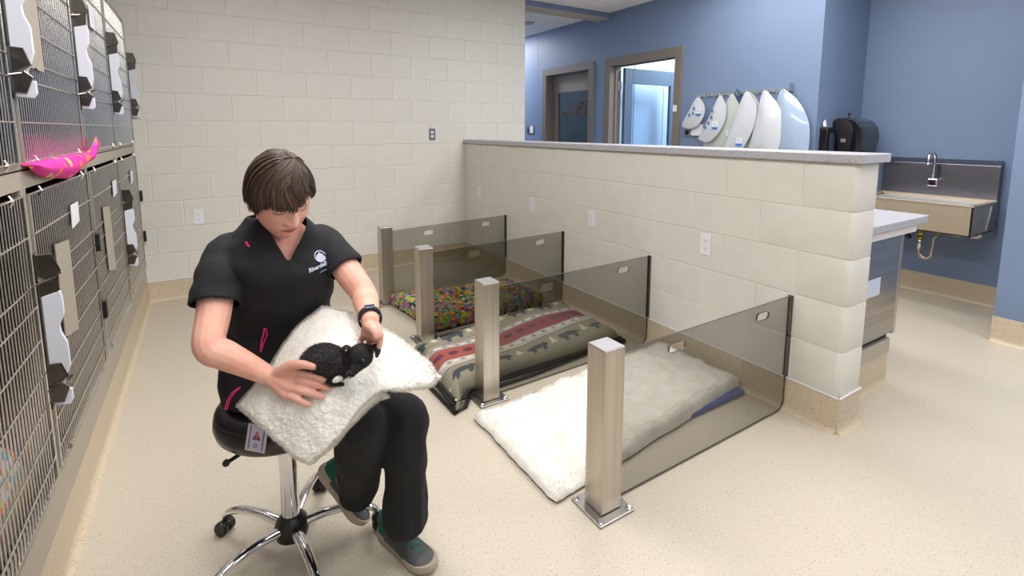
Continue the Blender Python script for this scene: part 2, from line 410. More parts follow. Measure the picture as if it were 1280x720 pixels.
for lvl in (0, 1):
    H, rz = cage_parts(lvl)
    zb, zt = H[0]-.02, H[1]+(.02 if lvl else .061)
    if not lvl: zb = .302
    for bay in range(4):
        y0, y1 = YB[bay], YB[bay+1]; n = ('bottom', 'top')[lvl]
        pos = ['nearest the camera', 'second from the camera', 'third from the camera', 'farthest, against the block wall'][bay]
        extra = {(1,1): ', pink blanket hanging out', (0,0): ', orange and teal cloth inside'}.get((lvl, bay), '')
        T = thing('cage', f'barred steel cage, {n} row, {pos}{extra}', 'cage', (XK, (y0+y1)/2, zb), 'animal cages in two rows')
        xb = -3.6
        def P(nm, mb, m=CAGE, par=T, **k):
            o = mb.build(nm, m, par, **k); o.matrix_parent_inverse = Matrix.Translation((-XK, -(y0+y1)/2, -zb)); return o
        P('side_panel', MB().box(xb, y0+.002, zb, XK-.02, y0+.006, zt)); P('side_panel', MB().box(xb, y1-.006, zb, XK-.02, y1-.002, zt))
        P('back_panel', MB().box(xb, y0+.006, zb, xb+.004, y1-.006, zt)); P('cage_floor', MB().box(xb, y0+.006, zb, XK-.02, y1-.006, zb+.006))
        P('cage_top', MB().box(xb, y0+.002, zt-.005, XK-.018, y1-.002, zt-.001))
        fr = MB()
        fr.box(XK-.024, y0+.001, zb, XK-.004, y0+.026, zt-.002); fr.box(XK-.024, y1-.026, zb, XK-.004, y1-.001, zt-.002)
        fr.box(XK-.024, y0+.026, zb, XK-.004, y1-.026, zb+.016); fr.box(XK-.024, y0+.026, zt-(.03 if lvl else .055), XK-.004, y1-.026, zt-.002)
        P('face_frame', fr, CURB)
        # door
        a, b = y0+.028, y1-.028; za, zc = H[0], H[1]-.012
        if lvl == 0: zc = H[1]-.014
        D = MB().tube([(XK, a, za), (XK, b, za), (XK, b, zc), (XK, a, zc), (XK, a, za)], .005, 6)
        for yy in (a+.12, b-.12):
            for zz in (za, zc): D.tube([(XK, yy, zz-.016), (XK+.008, yy, zz), (XK, yy, zz+.016)], .004, 6)
        D = P('door', D, ROD)
        vb = MB().tube([(0,0,0), (0,0,zc-za)], .0026, 6, cap=False).mesh('bar', ROD, smooth=True)
        hb = MB().tube([(0,0,0), (0,b-a,0)], .003, 6, cap=False).mesh('crossbar', ROD, smooth=True)
        M = Matrix.Translation((-XK, -(y0+y1)/2, -zb))
        def sub(nm, me, loc, par=D):
            o = link(nm, me, par); o.location = loc; return o
        def par_inv(p): return (Matrix.Translation((XK, (y0+y1)/2, zb))).inverted()
        for i in range(1, NV-1): sub('bar', vb, (XK-.003, a+(b-a)*i/(NV-1), za))
        for z in rz: sub('crossbar', hb, (XK+.003, a, z))
        # latch at the far side of each bay with its pull plate
        if (lvl == 1) or bay in (0, 2):
            l = link('latch', latm, T); l.matrix_parent_inverse = par_inv(T); l.location = (XK+.004, y1, .975 if lvl else 0)
            w = link('pull_plate', whm, l); w.location = (0, 0, 0)
        if lvl == 0 and bay in (1, 3):
            for zz in (.90, .57):
                P('hinge_block', MB().box(XK-.004, y1-.024, zz-.042, XK+.022, y1+.016, zz+.042), BLACKP, bevel=.003)
        if lvl == 0:
            # hanging steel plate and white card
            if bay in (1, 2):
                p0 = y0+.22 if bay == 1 else y0+.24
                P('feeding_plate', MB().prism([(p0, .70), (p0+.20, .66), (p0+.20, 1.015), (p0, 1.035)], 'x', XK+.007, XK+.010), CURB)
            if bay in (1, 2, 3):
                c0 = {1: -2.43, 2: -1.36, 3: -.54}[bay]
                P('record_card', MB().prism([(c0, 1.045), (c0+.125, 1.055), (c0+.135, 1.135), (c0+.01, 1.135)], 'x', XK+.009, XK+.012), CARD)
        else:
            if bay in (1, 2):
                P('feeding_plate', MB().box(XK+.007, y0+.09, 1.63, XK+.010, y0+.345, 2.12), CURB)
            if bay in (1, 2, 3):
                c0 = y0+(.42 if bay < 3 else .3)
                P('record_card', MB().box(XK+.009, c0, 1.96, XK+.012, c0+.14, 2.08), CARD)
struct(MB().box(-3.6, YB[0], 2.268, XK-.03, -.006, 2.275).build('trim_kennel_top', STEELH))
# ------------------------------------------------------------------ posts and tinted panels
TINT = glassmat('smoked_panel', (219, 219, 216))
EDGE = mat('dark_edge', (58, 58, 56), .3)
SPX0, SPX1 = -1.30, -1.203
PY = [-3.675, -2.765, -1.885, -1.045]; PW = [-3.662, -2.73, -1.80, -.887]
def panel_mesh():
    # outline in (x, z), floor corner rounded over the cove, two hand holes
    bm = bmesh.new()
    x0, x1, z0, z1 = SPX1-.001, -.004, .006, .605
    out = [(x0, z0), (x1-.06, z0)] + [(x1-.06+.05*math.sin(t), z0+.05*(1-math.cos(t))) for t in [PI/2*i/6 for i in range(1, 7)]] + [(x1-.010, .16), (x1-.008, .18), (x1, .185), (x1, z1), (x0, z1)]
    def slot(cx, cz, w, h, n=6):
        r = h/2; p = []
        for i in range(n+1): t = -PI/2+PI*i/n; p.append((cx+w/2-r+r*math.cos(t), cz+r*math.sin(t)))
        for i in range(n+1): t = PI/2+PI*i/n; p.append((cx-w/2+r+r*math.cos(t), cz+r*math.sin(t)))
        return p
    loops = [out, slot(-.86, .545, .10, .040), slot(-.25, .548, .10, .040)]
    es = []
    for L in loops:
        vs = [bm.verts.new((x, 0, z)) for x, z in L]
        es += [bm.edges.new((vs[i], vs[(i+1) % len(vs)])) for i in range(len(vs))]
    r = bmesh.ops.triangle_fill(bm, use_beauty=True, use_dissolve=False, edges=es)
    fs = [g for g in r['geom'] if isinstance(g, bmesh.types.BMFace)]
    ex = bmesh.ops.extrude_face_region(bm, geom=fs)
    for v in [g for g in ex['geom'] if isinstance(g, bmesh.types.BMVert)]: v.co.y += .009
    bmesh.ops.recalc_face_normals(bm, faces=bm.faces)
    me = bpy.data.meshes.new('panel'); 
    for f in bm.faces: f.material_index = 0 if abs(f.normal.y) > .7 else 1
    bm.to_mesh(me); bm.free(); me.materials.append(TINT); me.materials.append(EDGE); return me
pm = panel_mesh()
wherep = ['nearest the camera, beside the white bed', 'between the white bed and the bear patterned bed', 'between the bear patterned bed and the flower blanket', 'farthest, beyond the flower blanket']
for i, y in enumerate(PY):
    T = thing('post', f'square brushed steel post, {wherep[i]}', 'post', ((SPX0+SPX1)/2, y, 0), 'steel divider posts')
    pc = MB().box(-.0485, -.0485, .012, .0485, .0485, .648).build('post_body', STEEL, T, bevel=.004, seg=2)
    MB().box(-.046, -.046, .648, .046, .046, .6505).build('end_cap', mat('cap_steel', (205, 205, 210), .35, .8), T)
    MB().box(-.085, -.085, 0, .085, .085, .010).build('base_plate', STEELH, T, bevel=.003, seg=2)
    bt = MB().lathe([(.011, 0), (.011, .002), (.0095, .003)], n=12).lathe([(.0085, .003), (.0085, .010), (.005, .0125)], n=6).mesh('bolt', CHROME)
    for sx in (-1, 1):
        for sy in (-1, 1):
            o = link('bolt', bt, T); o.location = (sx*.068, sy*.068, .010)
    G = link('divider_panel', pm); G.location = (0, PW[i]-.0045, 0); G.rotation_euler = (0, 0, math.atan2(PW[i]-y, 1.25)); yp, y = y, PW[i]
    tag(G, f'smoked low divider panel, {wherep[i]}', 'divider panel', 'smoked divider panels')
    c = MB().box(-.016, y-.011, .185, -.001, y-.0055, .607).box(-.016, y+.0055, .185, -.001, y+.011, .607)
    c.box(-.004, y-.011, .185, -.0032, y+.011, .607)
    o = c.build('wall_channel', mat('channel_grey', (90, 88, 84), .4, .6), G); o.matrix_parent_inverse = Matrix.Translation((0, -(y-.0045), 0))
# ------------------------------------------------------------------ beds
def cloth_slab(name, m, corners, ztop, thick, nx=90, ny=50, wav=.008, seed=0, rough=.0, round_=.05, parent=None, matf=None, under=0.0, sag=None, noise_sc=4, drape=None):
    """pillow-like slab from 4 floor corners (ccw) with wrinkled top"""
    c = [Vector((*p, 0)) for p in corners]; vs = []; fs = []
    for j in range(ny+1):
        for i in range(nx+1):
            u, v = i/nx, j/ny
            p = (c[0]*(1-u)+c[1]*u)*(1-v) + (c[3]*(1-u)+c[2]*u)*v
            eu = min(u, 1-u)*(c[1]-c[0]).length; ev = min(v, 1-v)*(c[3]-c[0]).length
            e = min(1, min(eu, ev)/round_); prof = math.sqrt(max(0, 1-(1-e)**2))
            n1 = noise.noise(Vector((p.x*noise_sc+seed, p.y*noise_sc, seed))); n2 = noise.noise(Vector((p.x*noise_sc*3, p.y*noise_sc*3+seed, 1+seed)))
            z = under + (ztop(u, v) if callable(ztop) else ztop) * prof + (wav*n1 + wav*.5*n2)*prof
            wob = noise.noise(Vector((p.x*7, p.y*7, seed+5)))*(.02 if rough else .012)
            vs.append((p.x+wob, p.y+wob*.7, max(z, under+.002)))
            
    W = nx+1
    fs = [(j*W+i, j*W+i+1, (j+1)*W+i+1, (j+1)*W+i) for j in range(ny) for i in range(nx)]
    k = len(vs)
    ring = [i for i in range(W)] + [j*W+nx for j in range(1, ny+1)] + [ny*W+i for i in range(nx-1, -1, -1)] + [j*W for j in range(ny-1, 0, -1)]
    vs += [(vs[i][0], vs[i][1], under) for i in ring]
    n = len(ring); fs += [(ring[i], k+i, k+(i+1)%n, ring[(i+1)%n]) for i in range(n)]
    mb = MB().add(vs, fs)
    if rough:
        for i in range(len(mb.v)):
            v = mb.v[i]; h = noise.noise(Vector((v[0]*30, v[1]*30, v[2]*30)))*rough*.8 + noise.noise(Vector((v[0]*85, v[1]*85, 3)))*rough*.35
            mb.v[i] = (v[0]+h*.5, v[1]+h*.5, v[2]+(h if v[2] > under+.01 else 0))
    return mb
FLEECE = mat('white_fleece', (234, 232, 226), .95, bump=(150, .25), sheen=.3, var=(14, (220, 217, 207), .4, .7))
# bed 1 : white fleece over a blue mat
T = thing('pet_bed', 'white fleece pet bed on a blue mat behind the nearest steel post', 'pet bed', (-.7, -3.2, 0), 'pet beds between the panels')
def addp(T, nm, mb, m, **k):
    o = mb.build(nm, m, T, **k); o.matrix_parent_inverse = T.matrix_basis.inverted(); return o
zf = lambda u, v: .030 + .030*min(1, max(0, (u-.12)/.3)) + .010*u + .004*math.sin(34*u+2*math.sin(7*v))
mb = cloth_slab('x', None, [(-1.40, -3.58), (-.02, -3.43), (-.03, -2.86), (-1.41, -2.91)], zf, .05, 190, 90, .012, 3, rough=.011, round_=.035, under=.012, noise_sc=5)
addp(T, 'fleece_cover', mb, FLEECE, smooth=True)
bl = MB().box(-1.14, -3.478, .001, -.045, -2.9, .03)
addp(T, 'blue_mat', bl, mat('blue_vinyl', (62, 84, 150), .35), bevel=.012, seg=2)
fur = MB()
def fur_strands(mbsrc, n, length, r, zmin, seed, rim=None):
    rr = random.Random(seed); out = MB(); fcs = mbsrc.f; out.n = []
    if rim:
        nu, nv = rim; w = max(2, nu//26); keep = [j*nu+i for j in range(nv) for i in range(nu) if min(i, nu-1-i, j, nv-1-j) < w]
        fcs = [fcs[k] for k in keep]
    acc = [Vector((0, 0, 0)) for _ in mbsrc.v]
    for f in mbsrc.f:
        a, b, c = (Vector(mbsrc.v[f[i]]) for i in (0, 1, 2)); nn = (b-a).cross(c-a)
        for i in f: acc[i] += nn
    mz = sum(acc[i].z for f in fcs[:200] for i in f)
    sgn = -1 if mz < 0 else 1
    while n > 0:
        f = fcs[rr.randrange(len(fcs))]; a, b, c = (Vector(mbsrc.v[f[i]]) for i in (0, 1, 2))
        nn = acc[f[0]]*sgn
        if nn.length < 1e-12: n -= 1; continue
        nn = nn.normalized(); n -= 1
        p = a + (b-a)*rr.random() + (c-a)*rr.random()*.9
        if p.z < zmin: continue
        d = (nn*1.1 + Vector((rr.gauss(0, .6), rr.gauss(0, .6), rr.gauss(0, .35)))).normalized()*length*rr.uniform(.6, 1.2)
        s = d.cross(Vector((rr.random(), rr.random(), rr.random()))).normalized()*r
        out.add([p-s, p+s, p+d*.6+s*.5, p+d], [(0, 1, 2), (0, 2, 3)]); out.n += [tuple(nn)]*4
    return out
def pile_obj(nm, mb, m, T):
    me = bpy.data.meshes.new(nm); me.from_pydata(mb.v, [], mb.f); me.materials.append(m)
    o = link(nm, me, T); o.matrix_parent_inverse = T.matrix_basis.inverted(); o['kind'] = 'stuff'; return o
def pile_mat():
    m = mat('fleece_pile', (230, 228, 222), .95); nt = m.node_tree; b = nt.nodes['Principled BSDF']; out = nt.nodes['Material Output']
    t = nt.nodes.new('ShaderNodeBsdfTranslucent'); t.inputs[0].default_value = srgb((230, 228, 222)); x = nt.nodes.new('ShaderNodeMixShader'); x.inputs[0].default_value = .5
    nt.links.new(b.outputs[0], x.inputs[1]); nt.links.new(t.outputs[0], x.inputs[2]); nt.links.new(x.outputs[0], out.inputs[0]); return m
PILE = pile_mat()
pile_obj('fleece_pile', fur_strands(mb, 9000, .009, .001, .02, 1, rim=(190, 90)), PILE, T)
# bed 2 : bear pattern blanket
def image_tex_mat():
    """woven blanket: stripes across the bed with animal patches; object coords, X along the stripes, Y across"""
    m = bpy.data.materials.new('woven_blanket'); m.use_nodes = True; nt = m.node_tree; b = nt.nodes['Principled BSDF']
    b.inputs['Roughness'].default_value = .95
    at = nt.nodes.new('ShaderNodeAttribute'); at.attribute_name = 'weave'; at.attribute_type = 'GEOMETRY'
    n = nt.nodes.new('ShaderNodeTexNoise'); n.inputs['Scale'].default_value = 420; tc = nt.nodes.new('ShaderNodeTexCoord')
    nt.links.new(tc.outputs['Object'], n.inputs['Vector'])
    r = nt.nodes.new('ShaderNodeMapRange'); r.inputs[3].default_value = .5; r.inputs[4].default_value = 1.35
    nt.links.new(n.outputs['Fac'], r.inputs[0])
    x = nt.nodes.new('ShaderNodeVectorMath'); x.operation = 'SCALE'
    nt.links.new(at.outputs['Color'], x.inputs[0]); nt.links.new(r.outputs[0], x.inputs['Scale']); nt.links.new(x.outputs[0], b.inputs['Base Color'])
    u = nt.nodes.new('ShaderNodeBump'); u.inputs['Strength'].default_value = .5; u.inputs['Distance'].default_value = .004
    nt.links.new(n.outputs['Fac'], u.inputs['Height']); nt.links.new(u.outputs[0], b.inputs['Normal'])
    return m
def inpoly(px, py, poly):
    c = False; n = len(poly)
    for i in range(n):
        x1, y1 = poly[i]; x2, y2 = poly[i-1]
        if (y1 > py) != (y2 > py) and px < (x2-x1)*(py-y1)/(y2-y1)+x1: c = not c
    return c
KHAKI, CHAR, CREAM, RED, NAVY = (143, 138, 117), (66, 70, 76), (204, 200, 188), (150, 66, 66), (60, 58, 72)
BEAR = [(-1, -.1), (-.75, .25), (-.45, .35), (0, .5), (.5, .42), (.72, .55), (.95, .35), (1.05, .05), (.8, -.1), (.65, -.6), (.4, -.6), (.35, -.15), (-.2, -.15), (-.3, -.6), (-.6, -.6), (-.65, -.2)]
TREE = [(-.6, -.55), (.6, -.55), (.15, .05), (.35, .05), (0, .75), (-.35, .05), (-.15, .05)]
def weave(s, t):
    """s metres along the bed, t metres across (0 = near edge)"""
    w = .86; x = t
    c = KHAKI
    S0, S1 = .27, .65      # patterned band
    if S0 < x < S1:
        d = min(x-S0, S1-x)
        if d < .010: c = NAVY
        elif d < .020: c = CREAM
        elif d < .028: c = RED
        elif d < .034: c = CREAM
        elif d < .04: c = NAVY
        elif d < .088:
            c = CREAM
            q = (s*11+(.5 if x < .5 else 0)) % 1
            if abs((d-.064)/.02) + abs(q-.5)*2.6 < .8: c = (128, 124, 120)
        elif d < .094: c = NAVY
        elif d < .099: c = CREAM
        else:
            k = max(0, min(1, (s-.2)/.9)); c = tuple(int(a*(1-k)+b*k) for a, b in zip((160, 84, 78), (132, 54, 70)))
            q = (s % .105)/.105; g = ((q-.5)*.105)/.036; h = (x-.47)/.028
            if g*g+h*h < 1: c = (92, 52, 62)
    else:
        # rows of bears and trees
        for (cy, ph) in ((.145, 0), (.75, .12)):
            k = math.floor((s-ph)/.27); q = (s-ph)-k*.27-.135
            g, h = (q)/.085, (x-cy)/.115
            if k % 2 and inpoly(-g, h, BEAR) or (not k % 2 and inpoly(g, h, BEAR)): c = CHAR
            if inpoly((q-.13)/.05, (x-cy-.02)/.08, TREE) or inpoly((q+.14)/.05, (x-cy-.02)/.08, TREE): c = CREAM if c == KHAKI else c
    return c
T = thing('pet_bed', 'pet bed covered by a khaki blanket with bears and red stripes', 'pet bed', (-.75, -2.35, 0), 'pet beds between the panels')
c4 = [(-1.46, -2.81), (-.14, -2.60), (-.07, -1.86), (-1.40, -2.05)]
zb2 = lambda u, v: .082+.012*math.sin(9*u+3*v)
mb = cloth_slab('x', None, c4, zb2, .05, 330, 190, .010, 9, round_=.09, under=.012, noise_sc=4)
def tuck(p):
    # the near edge bends round the post
    x, y, z = p; k = max(0, min(1, (x+1.445)/.10)); k = k*k*(3-2*k); w = max(0, 1-(y+2.80)/.35)
    kf = max(0, min(1, (x+1.40)/.12)); far = max(0, (y+2.3)/.35); far = min(1, far)
    if x < -1.0: y -= far*kf*(0)
    return (x, y+.11*k*w*max(0, min(1, (-x-.1)/.9)), z)
mb.v = [tuck(p) for p in mb.v]
o = addp(T, 'blanket', mb, image_tex_mat(), smooth=True)
att = o.data.color_attributes.new('weave', 'FLOAT_COLOR', 'POINT'); nx, ny = 330, 190
cols = np.ones((len(mb.v), 4), dtype=np.float32)
lin = {}
for j in range(ny+1):
    for i in range(nx+1):
        c = weave(i/nx*1.32, j/ny*.86)
        if c not in lin: lin[c] = srgb(c)
        cols[j*(nx+1)+i] = lin[c]
cols[(nx+1)*(ny+1):] = srgb(CHAR)
att.data.foreach_set('color', cols.ravel())
bd = MB(); BINDM = mat('black_binding', (24, 24, 27), .7)
def edge_tube(pts, r=.012):
    return [(p[0], p[1], p[2]) for p in pts]
bd.tube([(-1.462, -2.05, .05), (-1.455, -2.35, .052), (-1.452, -2.6, .055), (-1.455, -2.80, .048), (-1.39, -2.765, .04), (-1.33, -2.70, .035), (-1.2, -2.688, .03), (-.8, -2.68, .03), (-.4, -2.65, .03), (-.135, -2.61, .03)], .013, 8, sq=.8)
bd.tube([(-1.47, -2.2, .014), (-1.478, -2.5, .012), (-1.47, -2.83, .012), (-1.40, -2.80, .012), (-1.33, -2.71, .012), (-.9, -2.70, .012), (-.14, -2.62, .012)], .012, 8, sq=.7)
addp(T, 'binding', bd, BINDM, smooth=True)
addp(T, 'mattress', MB().box(-1.18, -2.66, .001, -.12, -1.93, .03), BINDM, bevel=.01)
addp(T, 'snap_button', MB().sphere((-1.452, -2.797, .062), .006, 8, 6), CHROME)
# bed 3 : flower fleece
T = thing('pet_bed', 'pet bed of tufted multicoloured flower fabric in the back pen', 'pet bed', (-.72, -1.6, 0), 'pet beds between the panels')
c4 = [(-1.25, -1.72), (-.20, -1.74), (-.21, -1.30), (-1.25, -1.14)]
c4 = [(-1.15, -1.825), (-.19, -1.772), (-.21, -1.25), (-1.235, -1.13)]
zb3 = lambda u, v: .082+.012*math.sin(6*u+1)*math.sin(4*v)
mb = cloth_slab('x', None, c4, zb3, .1, 60, 40, .008, 21, round_=.05, under=.004)
addp(T, 'cushion', mb, mat('dark_under_fabric', (44, 48, 40), .9), smooth=True)
FC = [mat('petal_%s' % n, c, .7) for n, c in (('yellow', (238, 222, 40)), ('green', (96, 196, 48)), ('blue', (62, 160, 214)), ('magenta', (206, 72, 170)), ('orange', (242, 122, 40)), ('lime', (186, 224, 40)), ('purple', (150, 84, 170)))]
fw = MB(); rr = random.Random(5)
for _ in range(2800):
    u, v = rr.random(), rr.random()
    if rr.random() < .22: u = rr.choice((0.004, .996)); 
    elif rr.random() < .25: v = rr.choice((.004, .996))
    c = [Vector((*p, 0)) for p in c4]; p = (c[0]*(1-u)+c[1]*u)*(1-v)+(c[3]*(1-u)+c[2]*u)*v
    edge = min(min(u, 1-u)*1.05, min(v, 1-v)*.56); e = min(1, edge/.05)
    z = .004 + zb3(u, v)*math.sqrt(max(0, 1-(1-e)**2)) + .006
    nrm = Vector((0, 0, 1))
    if edge < .01: z = rr.uniform(.02, .09); nrm = Vector(((-1 if u < .01 else 1 if u > .99 else 0), (-1 if v < .01 else 1 if v > .99 else 0), .35)).normalized()
    nrm = (nrm + Vector((rr.gauss(0, .25), rr.gauss(0, .25), 0))).normalized()
    a = nrm.cross(Vector((1, 0, .2))).normalized(); b = nrm.cross(a); R = rr.uniform(.015, .023); th0 = rr.random()*6
    fw.mi = rr.randrange(7); q = Vector((p.x, p.y, z))+nrm*.004; vs = [tuple(q)]; fs = []
    for k in range(6):
        th = th0+k*PI/3
        d1 = a*math.cos(th-.32)+b*math.sin(th-.32); d2 = a*math.cos(th+.32)+b*math.sin(th+.32); d0 = a*math.cos(th)+b*math.sin(th)
        n0 = len(vs); vs += [tuple(q+d1*R*.62+nrm*.004), tuple(q+d0*R+nrm*.001), tuple(q+d2*R*.62+nrm*.004)]; fs.append((0, n0, n0+1, n0+2))
    fw.add(vs, fs)
o = addp(T, 'fabric_flowers', fw, FC); o['kind'] = 'stuff'
# ------------------------------------------------------------------ cloths in the cages
PINK = mat('pink_cloth', (230, 48, 156), .8)
# cloth draped over the sill of the second cage of the top row
T = thing('blanket', 'pink blanket with orange and yellow dots spilling out under a top cage door', 'blanket', (XK, -2.35, 1.34))
vs = []; N, Mv = 60, 16
for i in range(N+1):
    s = i/N; y = -2.915+.99*s
    drop = .012+.070*math.sin(PI*min(1, s*1.02))**.8
    for j in range(Mv+1):
        t = j/Mv
        if t < .45: x = XK-.34+.33*t/.45; z = 1.336+.085*math.sin(PI*min(1, t/.45*1.02))**.7*(.75+.25*math.sin(7*s+1))*min(1, 8*s, 8*(1-s)+.4)
        elif t < .6: x = XK-.008+.034*(t-.45)/.15; z = 1.326
        else:
            k = (t-.6)/.4; x = XK+.026+.020*math.sin(PI*k)-.012*k
            up = .075*max(0, math.sin(max(0, min(1, (s-.86)/.14))*PI*.62)); z = 1.326+up-(drop*(1-.45*max(0, (s-.86)/.14))+up)*k-.004*math.sin(14*s)*k
            if s > .86: x += .012
        vs.append((x, y, z))
fs = [(i*(Mv+1)+j, (i+1)*(Mv+1)+j, (i+1)*(Mv+1)+j+1, i*(Mv+1)+j+1) for i in range(N) for j in range(Mv)]
me = MB().add(vs, fs).mesh('cloth', PINK, smooth=True)
nt = PINK.node_tree; tc = nt.nodes.new('ShaderNodeTexCoord'); vo = nt.nodes.new('ShaderNodeTexVoronoi'); vo.inputs['Scale'].default_value = 15
cr = nt.nodes.new('ShaderNodeValToRGB'); cr.color_ramp.interpolation = 'CONSTANT'; cr.color_ramp.elements[0].color = (1, 1, 1, 1); cr.color_ramp.elements[1].position = .33; cr.color_ramp.elements[1].color = (0, 0, 0, 1)
cr2 = nt.nodes.new('ShaderNodeValToRGB'); cr2.color_ramp.interpolation = 'CONSTANT'
for e, (p, c) in zip(cr2.color_ramp.elements, ((0, (250, 140, 40)), (.5, (238, 200, 90)))): e.position = p; e.color = srgb(c)
e = cr2.color_ramp.elements.new(.75); e.color = srgb((160, 90, 190))
mx = nt.nodes.new('ShaderNodeMix'); mx.data_type = 'RGBA'; mx.inputs['A'].default_value = srgb((232, 50, 160))
nt.links.new(tc.outputs['Object'], vo.inputs['Vector']); nt.links.new(vo.outputs['Distance'], cr.inputs[0]); nt.links.new(vo.outputs['Color'], cr2.inputs[0])
nt.links.new(cr.outputs[0], mx.inputs['Factor']); nt.links.new(cr2.outputs[0], mx.inputs['B']); nt.links.new(mx.outputs['Result'], nt.nodes['Principled BSDF'].inputs['Base Color'])
o = link('cloth', me, T); o.matrix_parent_inverse = T.matrix_basis.inverted()
md = o.modifiers.new('s', 'SOLIDIFY'); md.thickness = .006
# folded patterned towels in the bottom cage nearest the camera
TW = bpy.data.materials.new('patterned_towel'); TW.use_nodes = True; nt = TW.node_tree
tc = nt.nodes.new('ShaderNodeTexCoord'); mp = nt.nodes.new('ShaderNodeMapping'); mp.inputs['Scale'].default_value = (26, 26, 40)
wn = nt.nodes.new('ShaderNodeTexWhiteNoise'); fl2 = nt.nodes.new('ShaderNodeVectorMath'); fl2.operation = 'FLOOR'
cr = nt.nodes.new('ShaderNodeValToRGB'); cr.color_ramp.interpolation = 'CONSTANT'
els = cr.color_ramp.elements; els[0].color = srgb((214, 214, 220)); els[1].position = .45; els[1].color = srgb((236, 106, 40))
for p, c in ((.68, (40, 160, 176)), (.8, (196, 210, 40)), (.9, (235, 235, 235))): e = els.new(p); e.color = srgb(c)
nt.links.new(tc.outputs['Object'], mp.inputs[0]); nt.links.new(mp.outputs[0], fl2.inputs[0]); nt.links.new(fl2.outputs[0], wn.inputs['Vector']); nt.links.new(wn.outputs['Value'], cr.inputs[0])
nt.links.new(cr.outputs[0], nt.nodes['Principled BSDF'].inputs['Base Color']); nt.nodes['Principled BSDF'].inputs['Roughness'].default_value = .9
mb = cloth_slab('x', None, [(-3.5, -3.80), (-2.99, -3.80), (-2.99, -3.0), (-3.5, -3.0)], .115, .1, 50, 50, .03, 44, round_=.06, under=0)
mb.xform(Matrix.Translation((0, 0, .41)))
o = mb.build('blanket', TW, smooth=True)
tag(o, 'white blanket with orange teal and lime squares lying inside the nearest bottom cage', 'blanket')
mb2 = cloth_slab('x', None, [(-3.55, -3.83), (-2.975, -3.83), (-2.975, -2.96), (-3.55, -2.96)], .085, .1, 30, 30, .01, 4, round_=.04, under=0).xform(Matrix.Translation((0, 0, .322)))
o = mb2.build('pad', mat('grey_brown_pad', (120, 112, 100), .9), smooth=True)
tag(o, 'plain grey brown pad under the orange and teal blanket in the nearest bottom cage', 'pad')
# ------------------------------------------------------------------ outlets, switches
def outlet(label, loc, ang, grey=False, group='duplex power outlets'):
    T = thing('power_outlet', label, 'power outlet', loc, group, ang)     # local: plate in XZ, facing -Y
    pl_ = mat('grey_cover_plate', (120, 122, 130), .4, .5) if grey else WHITEP
    MB().box(-.036, -.006, -.062, .036, 0, .062).build('cover_plate', pl_, T, bevel=.002, seg=2)
    for s in (-1, 1):
        k = [(.0165*math.cos(2*PI*i/16), s*.0215+max(-.0135, min(.0135, .0165*math.sin(2*PI*i/16)))) for i in range(16)]
        r = MB().prism(k, 'y', -.0085, -.006).build('receptacle', WHITEP, T)
        h = MB().box(-.0075, -.0089, s*.0215-.001, -.0055, -.0084, s*.0215+.0075).box(.0055, -.0089, s*.0215-.001, .0075, -.0084, s*.0215+.0075)
        h.prism([(.0028*math.cos(2*PI*i/8), s*.0215-.007+.0028*math.sin(2*PI*i/8)) for i in range(8)], 'y', -.0089, -.0084)
        h.build('slot', mat('slot_dark', (60, 58, 60), .7), r)
    return T
outlet('white outlet on the back wall left of the seated person', (-2.54, -.002, .69), 0)
outlet('grey framed outlet high on the back wall above the farthest post', (-.389, -.002, 1.379), 0, True)
for y, l in ((-.343, 'white outlet on the low wall, nearest the back corner'), (-1.342, 'white outlet on the low wall above the second panel from the back'), (-2.149, 'white outlet on the low wall, second from its near end'), (-3.151, 'white outlet on the low wall, nearest its free end')):
    outlet(l, (-.0045, y, .765), -PI/2)
T = thing('light_switch', 'grey and white wall switch beside the closed brown door', 'switch', (X2-.001, 1.78, 1.42), None, -PI/2)
MB().box(-.13, -.006, -.06, .085, 0, .075).build('cover_plate', mat('grey_cover_plate', (120, 122, 130), .4), T, bevel=.002)
MB().box(-.03, -.012, -.05, .07, -.006, .062).build('rocker', WHITEP, T, bevel=.003)
MB().lathe([(.02, -.012), (.02, 0)], (-.08, 0, -.005), 12, 'y').build('key_switch', BLACKP, T)
# smoke detector
T = thing('smoke_detector', 'round white smoke detector on the hallway ceiling behind the beam', 'smoke detector', (1.52, 1.02, ZC))
MB().lathe([(.075, -.004), (.075, -.02), (.062, -.034), (.03, -.04), (.001, -.04)], n=28).build('housing', mat('detector_white', (186, 182, 180), .5), T, auto=.7)
MB().lathe([(.08, 0), (.08, -.006)], n=28).build('mount_ring', WHITEP, T)
# ------------------------------------------------------------------ collars on the rack
T = thing('hook_rack', 'grey metal hook rail holding the clear collars on the blue wall', 'rack', (X2, -1.92, 1.79))
addp(T, 'rail', MB().box(X2-.012, -2.43, 1.772, X2, -1.42, 1.806), mat('rail_grey', (150, 162, 172), .4, .6), bevel=.002)
for k in range(11):
    y = -1.455-.094*k
    addp(T, 'hook', MB().tube([(X2-.012, y, 1.785), (X2-.035, y, 1.77), (X2-.05, y, 1.755), (X2-.075, y, 1.765), (X2-.08, y, 1.79)], .0035, 6), mat('hook_grey', (176, 184, 188), .35, .5), smooth=True)
addp(T, 'end_bracket', MB().box(X2-.07, -2.435, 1.77, X2, -2.425, 1.84), mat('rail_grey', (150, 162, 172)))
COLL = mat('frosted_plastic', (200, 204, 211), .12, spec=.6, coat=.5)
COLG = mat('frosted_plastic_green', (188, 196, 188), .15, spec=.6, coat=.4)
COLB = mat('frosted_plastic_blue', (160, 178, 204), .14, coat=.5)
